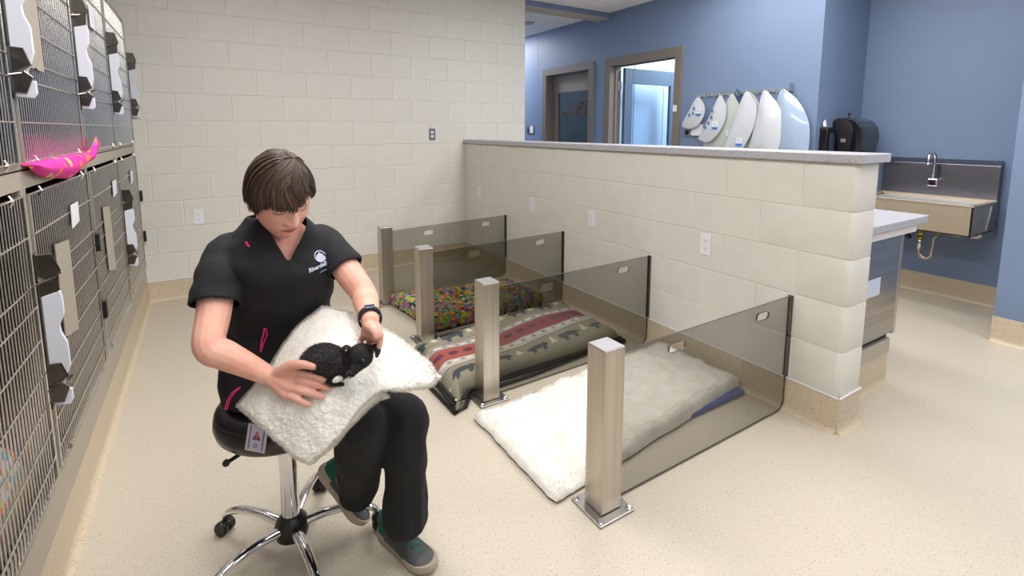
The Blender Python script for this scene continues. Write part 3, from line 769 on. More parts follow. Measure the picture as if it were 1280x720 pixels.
def smooth_poly(p, n=4):
    out = []; N = len(p)
    for i in range(N):
        p0, p1, p2, p3 = (p[(i+k-1) % N] for k in range(4))
        for k in range(n):
            t = k/n; out.append(tuple(.5*((2*p1[d])+(-p0[d]+p2[d])*t+(2*p0[d]-5*p1[d]+4*p2[d]-p3[d])*t*t+(-p0[d]+3*p1[d]-3*p2[d]+p3[d])*t**3) for d in (0, 1)))
    return out
def collar(label, x, P, m, bow=.03, sticker=None, holes=None):
    """curved fan blade: the folded cone bulges away from the wall"""
    ys = [p[0] for p in P]; zs = [p[1] for p in P]; cy, cz = sum(ys)/len(ys), sum(zs)/len(zs)
    T = thing('cone_collar', label, 'cone collar', (x, P[0][0], P[0][1]), 'cone collars hanging on the rail')
    Q = smooth_poly(P, 4); n = len(Q); vs = []; R = 6
    for k in range(R+1):
        t = k/R
        for q in Q:
            y, z = cy+(q[0]-cy)*t, cz+(q[1]-cz)*t
            vs.append((x-bow*(1-t*t), y, z))
    k0 = len(vs); vs2 = [(v[0]+.003, v[1], v[2]) for v in vs]
    fs = [(k*n+i, k*n+(i+1)%n, (k+1)*n+(i+1)%n, (k+1)*n+i) for k in range(R) for i in range(n)]
    fs2 = [tuple(reversed([a+k0 for a in f])) for f in fs]; rim = [(R*n+i, R*n+(i+1)%n, k0+R*n+(i+1)%n, k0+R*n+i) for i in range(n)]
    addp(T, 'cone_sheet', MB().add(vs+vs2, fs+fs2+rim), m, auto=.8)
    if holes:
        for (hy, hz, s) in holes: addp(T, 'vent_cutout', MB().prism([(hy-s, hz-s*.9), (hy+s*.7, hz-s*.5), (hy-s*.3, hz+s)], 'x', x-bow-.004, x-bow+.0), mat('cutout_shade', (96, 112, 146), .6))
    if sticker:
        sy, sz, c = sticker
        l = addp(T, 'size_label', MB().box(x-bow-.0035, sy-.035, sz-.02, x-bow-.002, sy+.03, sz+.05), mat('label_white', (226, 230, 238), .4))
        addp(T, 'label_band', MB().box(x-bow-.0045, sy-.035, sz-.024, x-bow-.003, sy+.03, sz-.004), mat('label_'+c, {'blue': (36, 120, 214), 'green': (110, 214, 70)}[c], .4))
        addp(T, 'label_print', MB().box(x-bow-.0045, sy-.005, sz+.03, x-bow-.003, sy+.02, sz+.036).box(x-bow-.0045, sy-.02, sz+.014, x-bow-.003, sy+.02, sz+.018), mat('print_grey', (120, 130, 150), .5))
    return T
collar('smallest clear cone collar, leftmost on the rail, with blue striped label', 2.005, [(-1.462,1.768),(-1.532,1.716),(-1.565,1.646),(-1.549,1.557),(-1.487,1.474),(-1.396,1.439),(-1.316,1.449),(-1.284,1.49),(-1.368,1.632)], COLL, .02, (-1.50, 1.60, 'blue'), [(-1.44,1.655,.022),(-1.43,1.60,.02),(-1.385,1.585,.022)])
collar('second cone collar from the left, cut-outs near its rim and blue label', 1.975, [(-1.749,1.765),(-1.805,1.716),(-1.833,1.649),(-1.828,1.524),(-1.771,1.405),(-1.69,1.323),(-1.619,1.298),(-1.553,1.321),(-1.529,1.351),(-1.644,1.554)], COLL, .02, (-1.73, 1.46, 'blue'), [(-1.69,1.62,.022),(-1.68,1.555,.024),(-1.65,1.50,.022),(-1.61,1.46,.026)])
collar('greenish cone collar with a green label, third from the left', 2.03, [(-1.832,1.774),(-1.909,1.718),(-1.965,1.613),(-1.959,1.497),(-1.896,1.34),(-1.797,1.231),(-1.715,1.187),(-1.6,1.231),(-1.551,1.285),(-1.698,1.473)], COLG, .02, (-1.86, 1.37, 'green'))
collar('fourth cone collar from the left, blue label low on its sheet', 1.985, [(-2.024,1.784),(-2.095,1.733),(-2.14,1.668),(-2.154,1.556),(-2.117,1.407),(-2.043,1.265),(-1.964,1.158),(-1.828,1.206),(-1.901,1.471)], COLL, .02, (-2.00, 1.30, 'blue'))
collar('cone collar directly behind the fourth one, only its right rim showing', 2.04, [(-2.018,1.776),(-2.111,1.72),(-2.158,1.619),(-2.168,1.469),(-2.13,1.331),(-2.075,1.221),(-1.973,1.158),(-1.822,1.205),(-1.905,1.536)], COLG, .015)
collar('large glossy cone collar, second from the right end of the rail', 1.985, [(-2.205,1.784),(-2.299,1.722),(-2.374,1.623),(-2.403,1.515),(-2.404,1.372),(-2.377,1.226),(-2.302,1.112),(-2.14,1.154),(-2.095,1.216),(-2.156,1.532)], COLL, .045)
collar('largest bluish cone collar, rightmost on the rail', 2.02, [(-2.366,1.793),(-2.457,1.738),(-2.546,1.64),(-2.612,1.512),(-2.635,1.386),(-2.627,1.224),(-2.574,1.092),(-2.378,1.128),(-2.346,1.225),(-2.315,1.589),(-2.325,1.721)], COLB, .05)
o = MB().prism([(-1.892,1.835),(-1.955,1.775),(-1.985,1.712),(-1.985,1.64),(-1.885,1.66),(-1.85,1.74)], 'x', 2.045, 2.048).build('collar_sheet', glassmat('thin_clear_plastic', (225, 232, 240)))
tag(o, 'small fully transparent collar sheet sticking up behind the greenish collar', 'collar sheet')
T = thing('wall_box', 'small white wall box with a round black port under the smallest collar', 'wall box', (X2, -1.42, 1.42))
addp(T, 'housing', MB().box(X2-.035, -1.50, 1.365, X2, -1.37, 1.485), WHITEP, bevel=.003)
addp(T, 'port', MB().lathe([(.045, -.03), (.045, 0)], (X2, -1.315, 1.403), 20, 'x'), mat('port_grey', (150, 152, 160), .4), auto=.6)
addp(T, 'port_lens', MB().lathe([(.03, -.034), (.03, -.03)], (X2, -1.315, 1.398), 20, 'x'), BLACKP)
# ------------------------------------------------------------------ dispensers
T = thing('towel_dispenser', 'large black paper towel dispenser with rounded front in the alcove', 'dispenser', (2.5, YA, 1.1))
prof = [(YA, 1.10), (YA, 1.50), (YA-.03, 1.53), (YA-.12, 1.53), (YA-.19, 1.505), (YA-.235, 1.45), (YA-.25, 1.37), (YA-.235, 1.25), (YA-.21, 1.10)]
addp(T, 'housing', MB().prism(prof, 'x', 2.35, 2.67), mat('black_gloss', (20, 22, 28), .18, coat=.5), bevel=.008, seg=2)
prof2 = [(YA-.075, 1.12), (YA-.06, 1.30), (YA-.03, 1.51), (YA-.09, 1.522), (YA-.15, 1.49), (YA-.175, 1.42), (YA-.165, 1.3), (YA-.14, 1.12)]
addp(T, 'side_cheek', MB().prism(prof2, 'x', 2.338, 2.352), mat('black_satin', (34, 33, 36), .4), bevel=.004)
addp(T, 'level_window', MB().box(2.336, YA-.125, 1.32, 2.34, YA-.085, 1.35), mat('window_grey', (140, 138, 140), .2))
addp(T, 'key_knob', MB().tube([(2.42, YA-.1, 1.53), (2.42, YA-.1, 1.56)], .004, 6).sphere((2.42, YA-.1, 1.568), .012, 10, 8), BLACKP)
T = thing('soap_dispenser', 'small black soap dispenser mounted left of the towel dispenser', 'dispenser', (2.2, YA, 1.2))
addp(T, 'housing', MB().box(2.14, YA-.07, 1.18, 2.25, YA, 1.45), BLACKP, bevel=.012, seg=2)
addp(T, 'side_window', MB().box(2.136, YA-.055, 1.22, 2.141, YA-.02, 1.42), mat('window_black', (30, 18, 26), .08))
addp(T, 'nozzle', MB().lathe([(.022, 1.2), (.024, 1.34), (.018, 1.4)], (2.16, YA-.095, 0), 12), mat('nozzle_dark', (36, 40, 58), .2), auto=.7)
addp(T, 'paper_tab', MB().prism([(YA-.045, 1.455), (YA-.025, 1.455), (YA-.02, 1.49), (YA-.032, 1.515), (YA-.04, 1.49)], 'x', 2.15, 2.165), WHITEP)
# ------------------------------------------------------------------ sink
SS = mat('sink_steel', (158, 156, 160), .22, 1, bump=(50, .04), stretch=(.04, .04, 1), var=(8, (136, 134, 138), .35, .65))
T = thing('sink', 'stainless wall sink with high backsplash in the blue alcove', 'sink', (2.6, -3.3, .75))
sx, sy0, sy1 = 2.3, -3.69, -2.90
b = MB(); t = .012; zt, zb_ = .868, .638
b.box(sx, sy0, zb_, sx+t, sy1, zt); b.box(sx, sy0, zb_, 2.80, sy0+t, zt); b.box(sx, sy1-t, zb_, 2.80, sy1, zt); b.box(sx, sy0, zb_, 2.80, sy1, zb_+t); b.box(2.79, sy0, zb_, 2.80, sy1, zt+.01)
b.box(sx-.006, sy0-.006, zt-.006, sx+.03, sy1+.006, zt+.004); b.box(sx, sy0-.006, zt-.006, 2.8, sy0+.03, zt+.004); b.box(sx, sy1-.03, zt-.006, 2.8, sy1+.006, zt+.004)
addp(T, 'basin', b, mat('basin_reflect_steel', (214, 199, 176), .38, .75, bump=(50, .03), stretch=(.04, .04, 1)), bevel=.002)  # tan tint puts the beige floor's reflection into the steel colour
addp(T, 'bowl_floor', MB().box(sx+.02, sy0+.02, .845, 2.79, sy1-.02, .85), mat('bowl_bright_steel', (226, 226, 228), .4, .5))  # paler steel, raised near the rim, gives the bowl its bright band
bs = MB().prism([(2.80, .85), (2.80, 1.145), (2.868, 1.185), (2.868, .85)], 'y', sy0, sy1)
addp(T, 'backsplash', bs, mat('backsplash_steel', (128, 126, 134), .3, 1, bump=(50, .05), stretch=(.04, .04, 1)), bevel=.002)
addp(T, 'bracket', MB().prism([(2.62, .66), (2.8, .66), (2.868, .56), (2.868, .85), (2.7, .85)], 'y', sy0-.004, sy0+.001), SS)
addp(T, 'maker_mark', MB().box(2.7985, -3.03, 1.117, 2.80, -2.99, 1.121).box(2.7985, -2.985, 1.117, 2.80, -2.95, 1.121), mat('mark_dark', (40, 38, 50), .5))
fa = MB(); fy = -3.29
fa.tube([(2.79, fy, 1.0)] + [(2.755, fy, 1.0), (2.745, fy, 1.03), (2.745, fy, 1.18)] + [(2.68+.065*math.cos(a), fy, 1.18+.065*math.sin(a)) for a in [PI*i/10 for i in range(1, 11)]] + [(2.615, fy, 1.14)], .014, 10)
addp(T, 'faucet', fa, CHROME, smooth=True)
addp(T, 'faucet_sensor', MB().box(2.735, fy-.035, .955, 2.80, fy+.035, 1.02), CHROME, bevel=.008, seg=2)
addp(T, 'sensor_window', MB().box(2.733, fy-.022, .967, 2.736, fy+.022, 1.008), mat('sensor_dark', (44, 24, 34), .1))
tr = MB(); ty = -3.31; tx = 2.55
tr.tube([(tx, ty, .638), (tx, ty, .55)], .02, 10); tr.tube([(tx, ty, .55), (tx, ty, .44)], .016, 10)
addp(T, 'drain_tailpiece', tr, CHROME, smooth=True)
addp(T, 'drain_body', MB().lathe([(.06, .638), (.055, .60), (.03, .585)], (tx, ty, 0), 16), mat('grey_rubber', (104, 118, 120), .6), auto=.7)
addp(T, 'brass_nut', MB().lathe([(.028, .585), (.028, .57)], (tx, ty, 0), 8).lathe([(.027, .55), (.027, .538)], (tx, ty, 0), 8), mat('brass_yellow', (206, 168, 40), .35, .6))
addp(T, 'trap', MB().tube([(tx, ty, .44), (tx, ty, .42), (tx, ty-.02, .385), (tx, ty-.05, .375), (tx, ty-.08, .40), (tx, ty-.085, .45), (tx, ty-.09, .55), (tx+.02, ty-.12, .59), (tx+.2, ty-.16, .60), (2.87, ty-.16, .60)], .015, 10), mat('worn_chrome', (196, 188, 176), .2, .9), smooth=True)
addp(T, 'supply_hose', MB().tube([(2.5, -3.12, .62), (2.5, -3.2, .59), (2.5, -3.26, .53)], .02, 8), BLACKP, smooth=True)
addp(T, 'supply_valve', MB().sphere((2.5, -3.43, .62), .02, 10, 8, (1.2, 1.6, .8)).sphere((2.5, -3.56, .62), .03, 10, 8, (1, 1.7, .7)).sphere((2.5, -3.66, .625), .03, 10, 8, (1, 1.5, .8)), mat('valve_pale', (206, 202, 190), .4), smooth=True)
# ------------------------------------------------------------------ counter unit behind the low wall
T = thing('counter', 'speckled grey countertop with pale edging behind the end of the low wall', 'counter', (.6, -2.2, .95))
addp(T, 'worktop', MB().box(.236, -3.865, .915, .965, -.3, .955), QUARTZ, bevel=.003)
addp(T, 'edging', MB().prism([(.236, .87), (.87, .87), (.90, .914), (.236, .914)], 'y', -3.845, -.4), TRIM)
T = thing('cabinet', 'stainless floor cabinet under the grey counter with blank white label', 'cabinet', (.5, -2.2, 0))
addp(T, 'side_panel', MB().box(.21, -3.815, .30, .775, -3.8, .869), STEELH)
addp(T, 'body', MB().box(.21, -3.80, .30, .775, -.4, .869), STEELH)
addp(T, 'door', MB().box(.785, -3.815, .285, .815, -2.9, .869), STEEL, bevel=.003)
addp(T, 'door', MB().box(.785, -2.89, .285, .815, -1.9, .869), STEEL, bevel=.003)
addp(T, 'door_gap_shade', MB().box(.775, -3.81, .29, .786, -.4, .869), DARK)  # dark strip painting the shade in the gap beside the door
addp(T, 'kick_gap_shade', MB().box(.21, -3.79, .262, .775, -.42, .30), DARK)  # dark block painting the shade between cabinet and base panel
addp(T, 'base_panel', MB().box(.21, -3.81, .175, .775, -.4, .262), CURB, bevel=.002)
addp(T, 'label_card', MB().box(.40, -3.818, .555, .565, -3.8155, .65), mat('label_bluish', (196, 206, 226), .4))
cove('baseboard_counter', [((.21, -3.80), (.775, -3.80), (0, -1)), ((.765, -3.80), (.765, -.4), (1, 0))], bead=False)
# ------------------------------------------------------------------ seated person, stool, lap blanket, puppy
_M = camo.rotation_euler.to_matrix()
def at(u, v, d):
    """point d metres ahead of the lens that the photograph shows at pixel (u, v)"""
    return Vector(camo.location) + _M @ Vector(((u-640)/620.906*d, -(v-240.83)/620.906*d, -d))
from mathutils.bvhtree import BVHTree
def V(*a): return Vector(a)
def remesh(mb, voxel, smooth=2, name='m', m=None, fac=.5):
    me = mb.mesh(name, m or BLACKP); o = bpy.data.objects.new('tmp', me); COL.objects.link(o)
    md = o.modifiers.new('r', 'REMESH'); md.mode = 'VOXEL'; md.voxel_size = voxel; md.use_smooth_shade = True
    if smooth: s = o.modifiers.new('s', 'SMOOTH'); s.factor = fac; s.iterations = smooth
    dg = bpy.context.evaluated_depsgraph_get(); r = bpy.data.meshes.new_from_object(o.evaluated_get(dg))
    bpy.data.objects.remove(o); r.name = name; return r
def coords(me):
    a = np.empty(len(me.vertices)*3, dtype=np.float32); me.vertices.foreach_get('co', a); return a.reshape(-1, 3)
def setco(me, a): me.vertices.foreach_set('co', a.astype(np.float32).ravel()); me.update()
def normals(me):
    a = np.empty(len(me.vertices)*3, dtype=np.float32); me.vertices.foreach_get('normal', a); return a.reshape(-1, 3)
def smooth_rim(bm, it=12):
    bv = [v for v in bm.verts if any(e.is_boundary for e in v.link_edges)]
    for _ in range(it):
        new = {}
        for v in bv:
            nb = [e.other_vert(v).co for e in v.link_edges if e.is_boundary]
            if len(nb) == 2: new[v] = (v.co*2+nb[0]+nb[1])/4
        for v, c in new.items(): v.co = c
def catmull(P, n):
    P = [np.array(p, float) for p in P]; out = []
    for i in range(len(P)-1):
        p0, p1, p2, p3 = P[max(i-1, 0)], P[i], P[i+1], P[min(i+2, len(P)-1)]
        for k in range(n):
            t = k/n; out.append(.5*((2*p1)+(-p0+p2)*t+(2*p0-5*p1+4*p2-p3)*t*t+(-p0+3*p1-3*p2+p3)*t**3))
    out.append(P[-1]); return out
def limb(mb, pts, n=14, sub=5, sq=None, ends=True):
    """pts: (Vector, radius)"""
    C = catmull([(*p, r) for p, r in pts], sub)
    P = [Vector(c[:3]) for c in C]; R = [max(.0015, float(c[3])) for c in C]
    mb.tube(P, R, n, sq=sq)
    if ends:
        mb.sphere(P[0], R[0]*.98, n, 8); mb.sphere(P[-1], R[-1]*.98, n, 8)
    return mb
def loft(mb, rings, n=28, sub=4, p=2.3):
    """rings: (centre, left half-vector, forward half-vector)"""
    C = catmull([np.concatenate([np.array(c), np.array(l), np.array(f)]) for c, l, f in rings], sub); vs = []
    for c in C:
        for j in range(n):
            t = 2*PI*j/n; cx, sx = math.cos(t), math.sin(t)
            cx = math.copysign(abs(cx)**(2/p), cx); sx = math.copysign(abs(sx)**(2/p), sx)
            vs.append(c[:3]+c[3:6]*cx+c[6:9]*sx)
    N = len(C); fs = [(i*n+j, i*n+(j+1)%n, (i+1)*n+(j+1)%n, (i+1)*n+j) for i in range(N-1) for j in range(n)]
    fs += [tuple(range(n-1, -1, -1)), tuple((N-1)*n+j for j in range(n))]
    return mb.add(vs, fs)
SKIN = mat('skin', (226, 176, 156), .52, bump=(320, .12), var=(22, (219, 154, 138), .35, .75), spec=.35, sss=.08)
SCRUB = mat('black_scrub_fabric', (17, 18, 24), .85, bump=(700, .2))
TROUS = mat('black_trouser_fabric', (14, 14, 17), .88, bump=(700, .2))
# ---- stool
SC = V(-2.29, -3.27, 0)
T = thing('stool', 'black round cushioned stool with chrome five-star base under the seated person', 'stool', SC)
def sp(nm, mb, m, **k): return mb.build(nm, m, T, **k)
LEATH = mat('black_vinyl', (24, 23, 24), .32, bump=(50, .12), spec=.6)
sp('seat', MB().lathe([(.001, .575), (.12, .578), (.165, .575), (.188, .562), (.193, .55), (.197, .546), (.203, .535), (.206, .515), (.2, .49), (.185, .474), (.16, .466), (.001, .464)], n=64), LEATH, auto=1.2)
sp('seat_piping', MB().tube([(.197*math.cos(a), .197*math.sin(a), .5475) for a in [2*PI*i/48 for i in range(49)]], .0035, 6), LEATH, smooth=True)
sp('seat_plate', MB().lathe([(.09, .455), (.09, .466)], n=20), BLACKP)
sp('piston', MB().lathe([(.014, .38), (.014, .458)], n=16), mat('piston_grey', (130, 126, 120), .3, .8), auto=.8)
sp('collar', MB().lathe([(.029, .392), (.029, .404), (.018, .412)], n=24), BLACKP, auto=.7)
sp('column', MB().lathe([(.0285, .12), (.0285, .393)], n=32), CHROME, auto=.8)
sp('hub', MB().lathe([(.03, .055), (.05, .062), (.056, .09), (.05, .115), (.034, .135), (.03, .14)], n=28), BLACKP, auto=.9)
sp('height_lever', MB().tube([(-.08, -.05, .458), (-.17, -.10, .452)], .006, 8).sphere((-.175, -.103, .452), .011, 8, 6), BLACKP)
for k, A in enumerate((133, 61, -11, -83, -155)):
    a = math.radians(A); c, s = math.cos(a), math.sin(a)
    pts = catmull([(.035*c, .035*s, .098), (.12*c, .12*s, .112), (.2*c, .2*s, .108), (.255*c, .255*s, .09), (.282*c, .282*s, .068)], 4)
    lg = MB().tube([tuple(p) for p in pts], [.0185-.006*i/len(pts) for i in range(len(pts))], 14, sq=.8)
    leg = sp('leg', lg, CHROME, smooth=True)
    cx, cy = .28*c, .28*s
    cs = MB(); cs.lathe([(.008, .048), (.008, .072)], (cx, cy, 0), 8)
    for sgn in (-1, 1):
        k0 = len(cs.v); cs.lathe([(.004, -.011), (.022, -.011), (.025, -.006), (.025, .006), (.022, .011), (.004, .011)], (0, 0, 0), 20, 'x')
        M = Matrix.Translation((cx+.006*c - sgn*.015*s, cy+.006*s + sgn*.015*c, .0255)) @ Matrix.Rotation(a+PI/2, 4, 'Z'); cs.xform(M, k0)
    cs.sphere((cx, cy, .04), .02, 12, 8, (1, 1, .7))
    o = cs.build('caster', BLACKP, leg, auto=.8)
# ---- lap blanket
def coons(top_, right_, bottom_, left_, nu, nv):
    """four edge polylines of (u,v,d): left_ A->T etc; returns grid of points"""
    def res(E, n):
        C = catmull(E, 8); L = [0]
        for a, b in zip(C[:-1], C[1:]): L.append(L[-1]+float(np.hypot(*(b-a)[:2])))
        L = np.array(L); T_ = np.linspace(0, L[-1], n+1); C = np.array(C)
        return np.stack([np.interp(T_, L, C[:, k]) for k in range(3)], 1)
    e0, e1 = res(top_, nu), res(bottom_, nu); f0, f1 = res(left_, nv), res(right_, nv)
    G = np.zeros((nv+1, nu+1, 3))
    for j in range(nv+1):
        v = j/nv
        for i in range(nu+1):
            u = i/nu
            G[j, i] = (1-v)*e0[i]+v*e1[i]+(1-u)*f0[j]+u*f1[j]-((1-u)*(1-v)*e0[0]+u*(1-v)*e0[-1]+(1-u)*v*e1[0]+u*v*e1[-1])
    return G
# edges: top = A->T (belly side left edge) ; right = T->C ; bottom = B->C' ; left = A->B
eTop = [(290, 503, 1.34), (312, 478, 1.36), (330, 455, 1.385), (352, 425, 1.42), (372, 401, 1.46), (400, 381, 1.49)]
eRight = [(400, 381, 1.49), (430, 384, 1.50), (462, 396, 1.50), (495, 415, 1.50), (525, 438, 1.49), (541, 455, 1.48), (549, 472, 1.47)]
eBot = [(385, 586, 1.27), (410, 566, 1.275), (432, 543, 1.29), (452, 515, 1.32), (478, 494, 1.36), (512, 492, 1.42), (532, 489, 1.45), (545, 484, 1.465), (549, 472, 1.47)]
eLeft = [(290, 507, 1.34), (312, 528, 1.325), (338, 550, 1.30), (362, 574, 1.28), (385, 586, 1.27)]
NU_, NV_ = 260, 200
def blanket(eT, eR, eB, eL, nu, nv, thick, bump_, seed, amp):
    G = coons(eT, eR, eB, eL, nu, nv); topg = []; 
    for j in range(nv+1):
        for i in range(nu+1):
            u, v = i/nu, j/nv; x, y, d = G[j, i]; d -= bump_*(16*u*(1-u)*v*(1-v))**.8
            topg.append(at(x, y, d))
    W = nu+1
    P = np.array([tuple(p) for p in topg]).reshape(nv+1, W, 3)
    N = np.cross(np.gradient(P, axis=1).reshape(-1, 3), np.gradient(P, axis=0).reshape(-1, 3)); N /= np.linalg.norm(N, axis=1)[:, None]+1e-9
    if N[:, 2].mean() < 0: N = -N
    N = N.reshape(nv+1, W, 3); vs = []; 
    for sgn in (1, -1):
        for j in range(nv+1):
            for i in range(W):
                u, v = i/nu, j/nv; e = min(1, min(min(u, 1-u)*nu, min(v, 1-v)*nv)/(nu*.055)); pr = math.sqrt(max(0, 1-(1-e)**2))
                p = P[j, i]; n1 = noise.noise(Vector(p*11+seed)); n2 = noise.noise(Vector(p*27+seed))
                h = (thick*.5*pr*sgn-thick*.5) + (amp*n1+amp*.45*n2+.0022*noise.noise(Vector(p*90+seed))+.0012*noise.noise(Vector(p*210+seed)))*(pr if sgn > 0 else .3)
                wob = noise.noise(Vector(p*25+7))*.006*(1-pr)
                vs.append(p+N[j, i]*h+wob)
    k = (nv+1)*W; fs = [(j*W+i, j*W+i+1, (j+1)*W+i+1, (j+1)*W+i) for j in range(nv) for i in range(nu)]
    fs += [tuple(reversed([q+k for q in f])) for f in fs]
    ring = [i for i in range(W)] + [j*W+nu for j in range(1, nv+1)] + [nv*W+i for i in range(nu-1, -1, -1)] + [j*W for j in range(nv-1, 0, -1)]
    n = len(ring); fs += [(ring[i], ring[i]+k, ring[(i+1)%n]+k, ring[(i+1)%n]) for i in range(n)]
    return MB().add(vs, fs)
BT = thing('blanket', 'folded fluffy white blanket across the lap of the seated person', 'blanket', (-2.2, -3.6, .72))
LMAT = mat('lap_fleece', (240, 238, 232), .95, bump=(150, .25), sheen=.2, var=(20, (231, 228, 219), .4, .7))
def ab(nm, mb, m, **k):
    o = mb.build(nm, m, BT, **k); o.matrix_parent_inverse = Matrix.Translation((2.2, 3.6, -.72)); return o
b1 = blanket(eTop, eRight, eBot, eLeft, NU_, NV_, .055, .060, 3.3, .008)
ab('upper_fold', b1, LMAT, smooth=True)
b2 = blanket([(300, 500, 1.38), (340, 470, 1.42), (400, 430, 1.47)], [(400, 430, 1.47), (440, 450, 1.46), (488, 494, 1.44)], [(392, 577, 1.30), (420, 562, 1.32), (436, 545, 1.34), (462, 522, 1.37), (486, 508, 1.41)], [(300, 503, 1.38), (340, 545, 1.34), (392, 577, 1.30)], 60, 50, .03, .03, 8.1, .008)
ab('under_fold', b2, LMAT, smooth=True)
o = pile_obj('pile', fur_strands(b1, 9000, .0075, .0008, .3, 3, rim=(NU_, NV_)), PILE, BT); o.matrix_parent_inverse = Matrix.Translation((2.2, 3.6, -.72))
o = pile_obj('pile', fur_strands(b2, 5000, .0075, .0008, .3, 4, rim=(60, 50)), PILE, BT); o.matrix_parent_inverse = Matrix.Translation((2.2, 3.6, -.72))
bvb = BVHTree.FromPolygons([Vector(v) for v in b1.v], b1.f)
def onb(u, v, h, lim=1.6):
    """point h above the blanket surface seen at pixel (u, v)"""
    o = Vector(camo.location); d = (at(u, v, 1)-o).normalized(); r = bvb.ray_cast(o, d)
    if not r[0]: return at(u, v, 1.28)
    n = r[1] if r[1].dot(d) < 0 else -r[1]; k = h/max(.35, -d.dot(n)); return r[0]-d*k
# ---- person
PT = thing('person', 'person with short brown hair in black scrubs seated on the stool, holding a puppy', 'person', (-2.29, -3.27, .575))
IM = PT.matrix_basis.inverted(); IM = Matrix.Translation((2.29, 3.27, -.575))
def pp(nm, me, m=None, par=None):
    if isinstance(me, MB): me = me.mesh(nm, m)
    elif m is not None: me.materials.clear(); me.materials.append(m)
    o = link(nm, me, par or PT)
    if par is None: o.matrix_parent_inverse = IM
    return o
LF, FW = V(.985, .12, 0), V(.12, -.985, 0)
RS, LS = at(279, 313, 1.42), at(407, 300, 1.56)
RE, RW = at(261, 433, 1.28), at(337, 470, 1.28)
LE, LW = at(455, 368, 1.47), at(463, 400, 1.30)
RW = onb(336, 470, .03)
SM = (RS+LS)/2
HEADC = at(350, 246, 1.39)
rings = [(V(-2.30, -3.255, .60), .15, .12), (V(-2.295, -3.26, .70), .14, .115), (V(-2.29, -3.275, .82), .128, .10), (V(-2.287, -3.31, .93), .13, .105), (V(-2.287, -3.345, 1.02), .138, .120), (SM+V(0, 0, -.005), .142, .088), (SM+V(0, .0, .04), .092, .070), (SM+V(0, .01, .085), .05, .05)]
NB = SM+V(.0, .005, .06)
body = MB()
loft(body, [(c, LF*a, FW*b) for c, a, b in rings])
limb(body, [(NB, .058), (NB*.5+HEADC*.5+V(0, .02, -.01), .049), (HEADC+V(0, .02, -.02), .05)])
# arms
def mix(a, b, t): return a*(1-t)+b*t
limb(body, [(RS+V(.035, 0, -.018), .044), (mix(RS, RE, .25)+V(0, 0, -.006), .046), (mix(RS, RE, .7), .043), (RE, .0385), (mix(RE, RW, .25)+V(0, 0, -.002), .038), (mix(RE, RW, .6), .032), (RW, .0245)])
limb(body, [(LS-V(.035, 0, .018), .044), (mix(LS, LE, .3)+V(0, 0, -.006), .043), (mix(LS, LE, .7), .041), (LE, .037), (mix(LE, LW, .35), .036), (mix(LE, LW, .7), .029), (LW, .0235)])
# legs (under the trousers)
RK, LK = at(452, 530, 1.48), at(505, 524, 1.57)
RA, LA = at(430, 598, 1.74), at(508, 652, 1.64)
for (H, K, A) in ((V(-2.385, -3.28, .64), RK, RA), (V(-2.215, -3.26, .64), LK, LA)):
    limb(body, [(H, .08), (mix(H, K, .4), .075), (mix(H, K, .85), .058), (K, .05), (mix(K, A, .25), .048), (mix(K, A, .7), .036), (A, .03)], n=12)
# right hand: flat, fingers spread on the blanket
def hand(mb, wr, palm, knuckles, fingers, thumb, pr_=.0145):
    for k in knuckles:
        limb(mb, [(wr, .020), (mix(wr, k, .5), .0165), (k, .0138)], n=10, sub=3)
    for a, b in zip(knuckles[:-1], knuckles[1:]):
        limb(mb, [(mix(wr, a, .75), .012), (mix(wr, b, .75), .012)], n=8, sub=1)
    for f in fingers: limb(mb, f, n=10, sub=4)
    limb(mb, thumb, n=10, sub=4)
def chain(ps, r0, r1): return [(p, r0+(r1-r0)*i/(len(ps)-1)) for i, p in enumerate(ps)]
def zat(u, v, z):
    """same, on the level z"""
    r = _M @ Vector(((u-640)/620.906, -(v-240.83)/620.906, -1)); return Vector(camo.location) + r*((z-camo.location.z)/r.z)
kn = [onb(372, 465, .022), onb(369, 475, .020), onb(364, 485, .018), onb(358, 493, .016)]
fg = [chain([kn[0], onb(387, 467.5, .034), onb(400, 472, .030), onb(411, 477, .022)], .0115, .009),
      chain([kn[1], onb(387, 478.5, .020), onb(402, 482, .014), onb(412, 485, .010)], .0115, .009),
      chain([kn[2], onb(380, 489, .018), onb(393, 493, .012), onb(403, 495.5, .009)], .011, .0086),
      chain([kn[3], onb(370, 498, .015), onb(379, 502.5, .011), onb(387, 505.5, .008)], .01, .0078)]
RW = onb(336, 470, .03)
th = [(mix(RW, kn[0], .25), .016), (at(362, 458, 1.288), .014), (at(378, 455.5, 1.272), .0115), (at(392, 458.5, 1.264), .0092)]
hand(body, RW, None, kn, fg, th)
# left hand: cupped behind the puppy's head
wl = LW; HDh = 1.278; _at = at
def at(u, v, d): return _at(u, v, d+HDh-1.262-.0) if 400 < v < 445 and 440 < u < 480 else _at(u, v, d)
kl = [at(457, 417, 1.29), at(464.5, 420, 1.285), at(470.5, 421, 1.275), at(473.5, 419, 1.262)]
fl_ = [chain([kl[0], at(452, 424, 1.30), at(450, 428, 1.30), at(449, 431, 1.295)], .0094, .0075),
       chain([kl[1], at(461, 430, 1.295), at(457, 436, 1.30), at(454, 439, 1.305)], .0094, .0075),
       chain([kl[2], at(470, 431, 1.28), at(467, 437, 1.285), at(463, 441, 1.29)], .009, .007),
       chain([kl[3], at(475.5, 427, 1.265), at(474, 433, 1.262), at(470, 437, 1.265)], .0085, .0065)]
tl = [(at(459, 406, 1.275), .014), (at(465, 410, 1.25), .0125), (at(469.5, 416, 1.235), .0108), (at(470, 421, 1.23), .0085)]
hand(body, wl, None, kl, fl_, tl)
at = _at
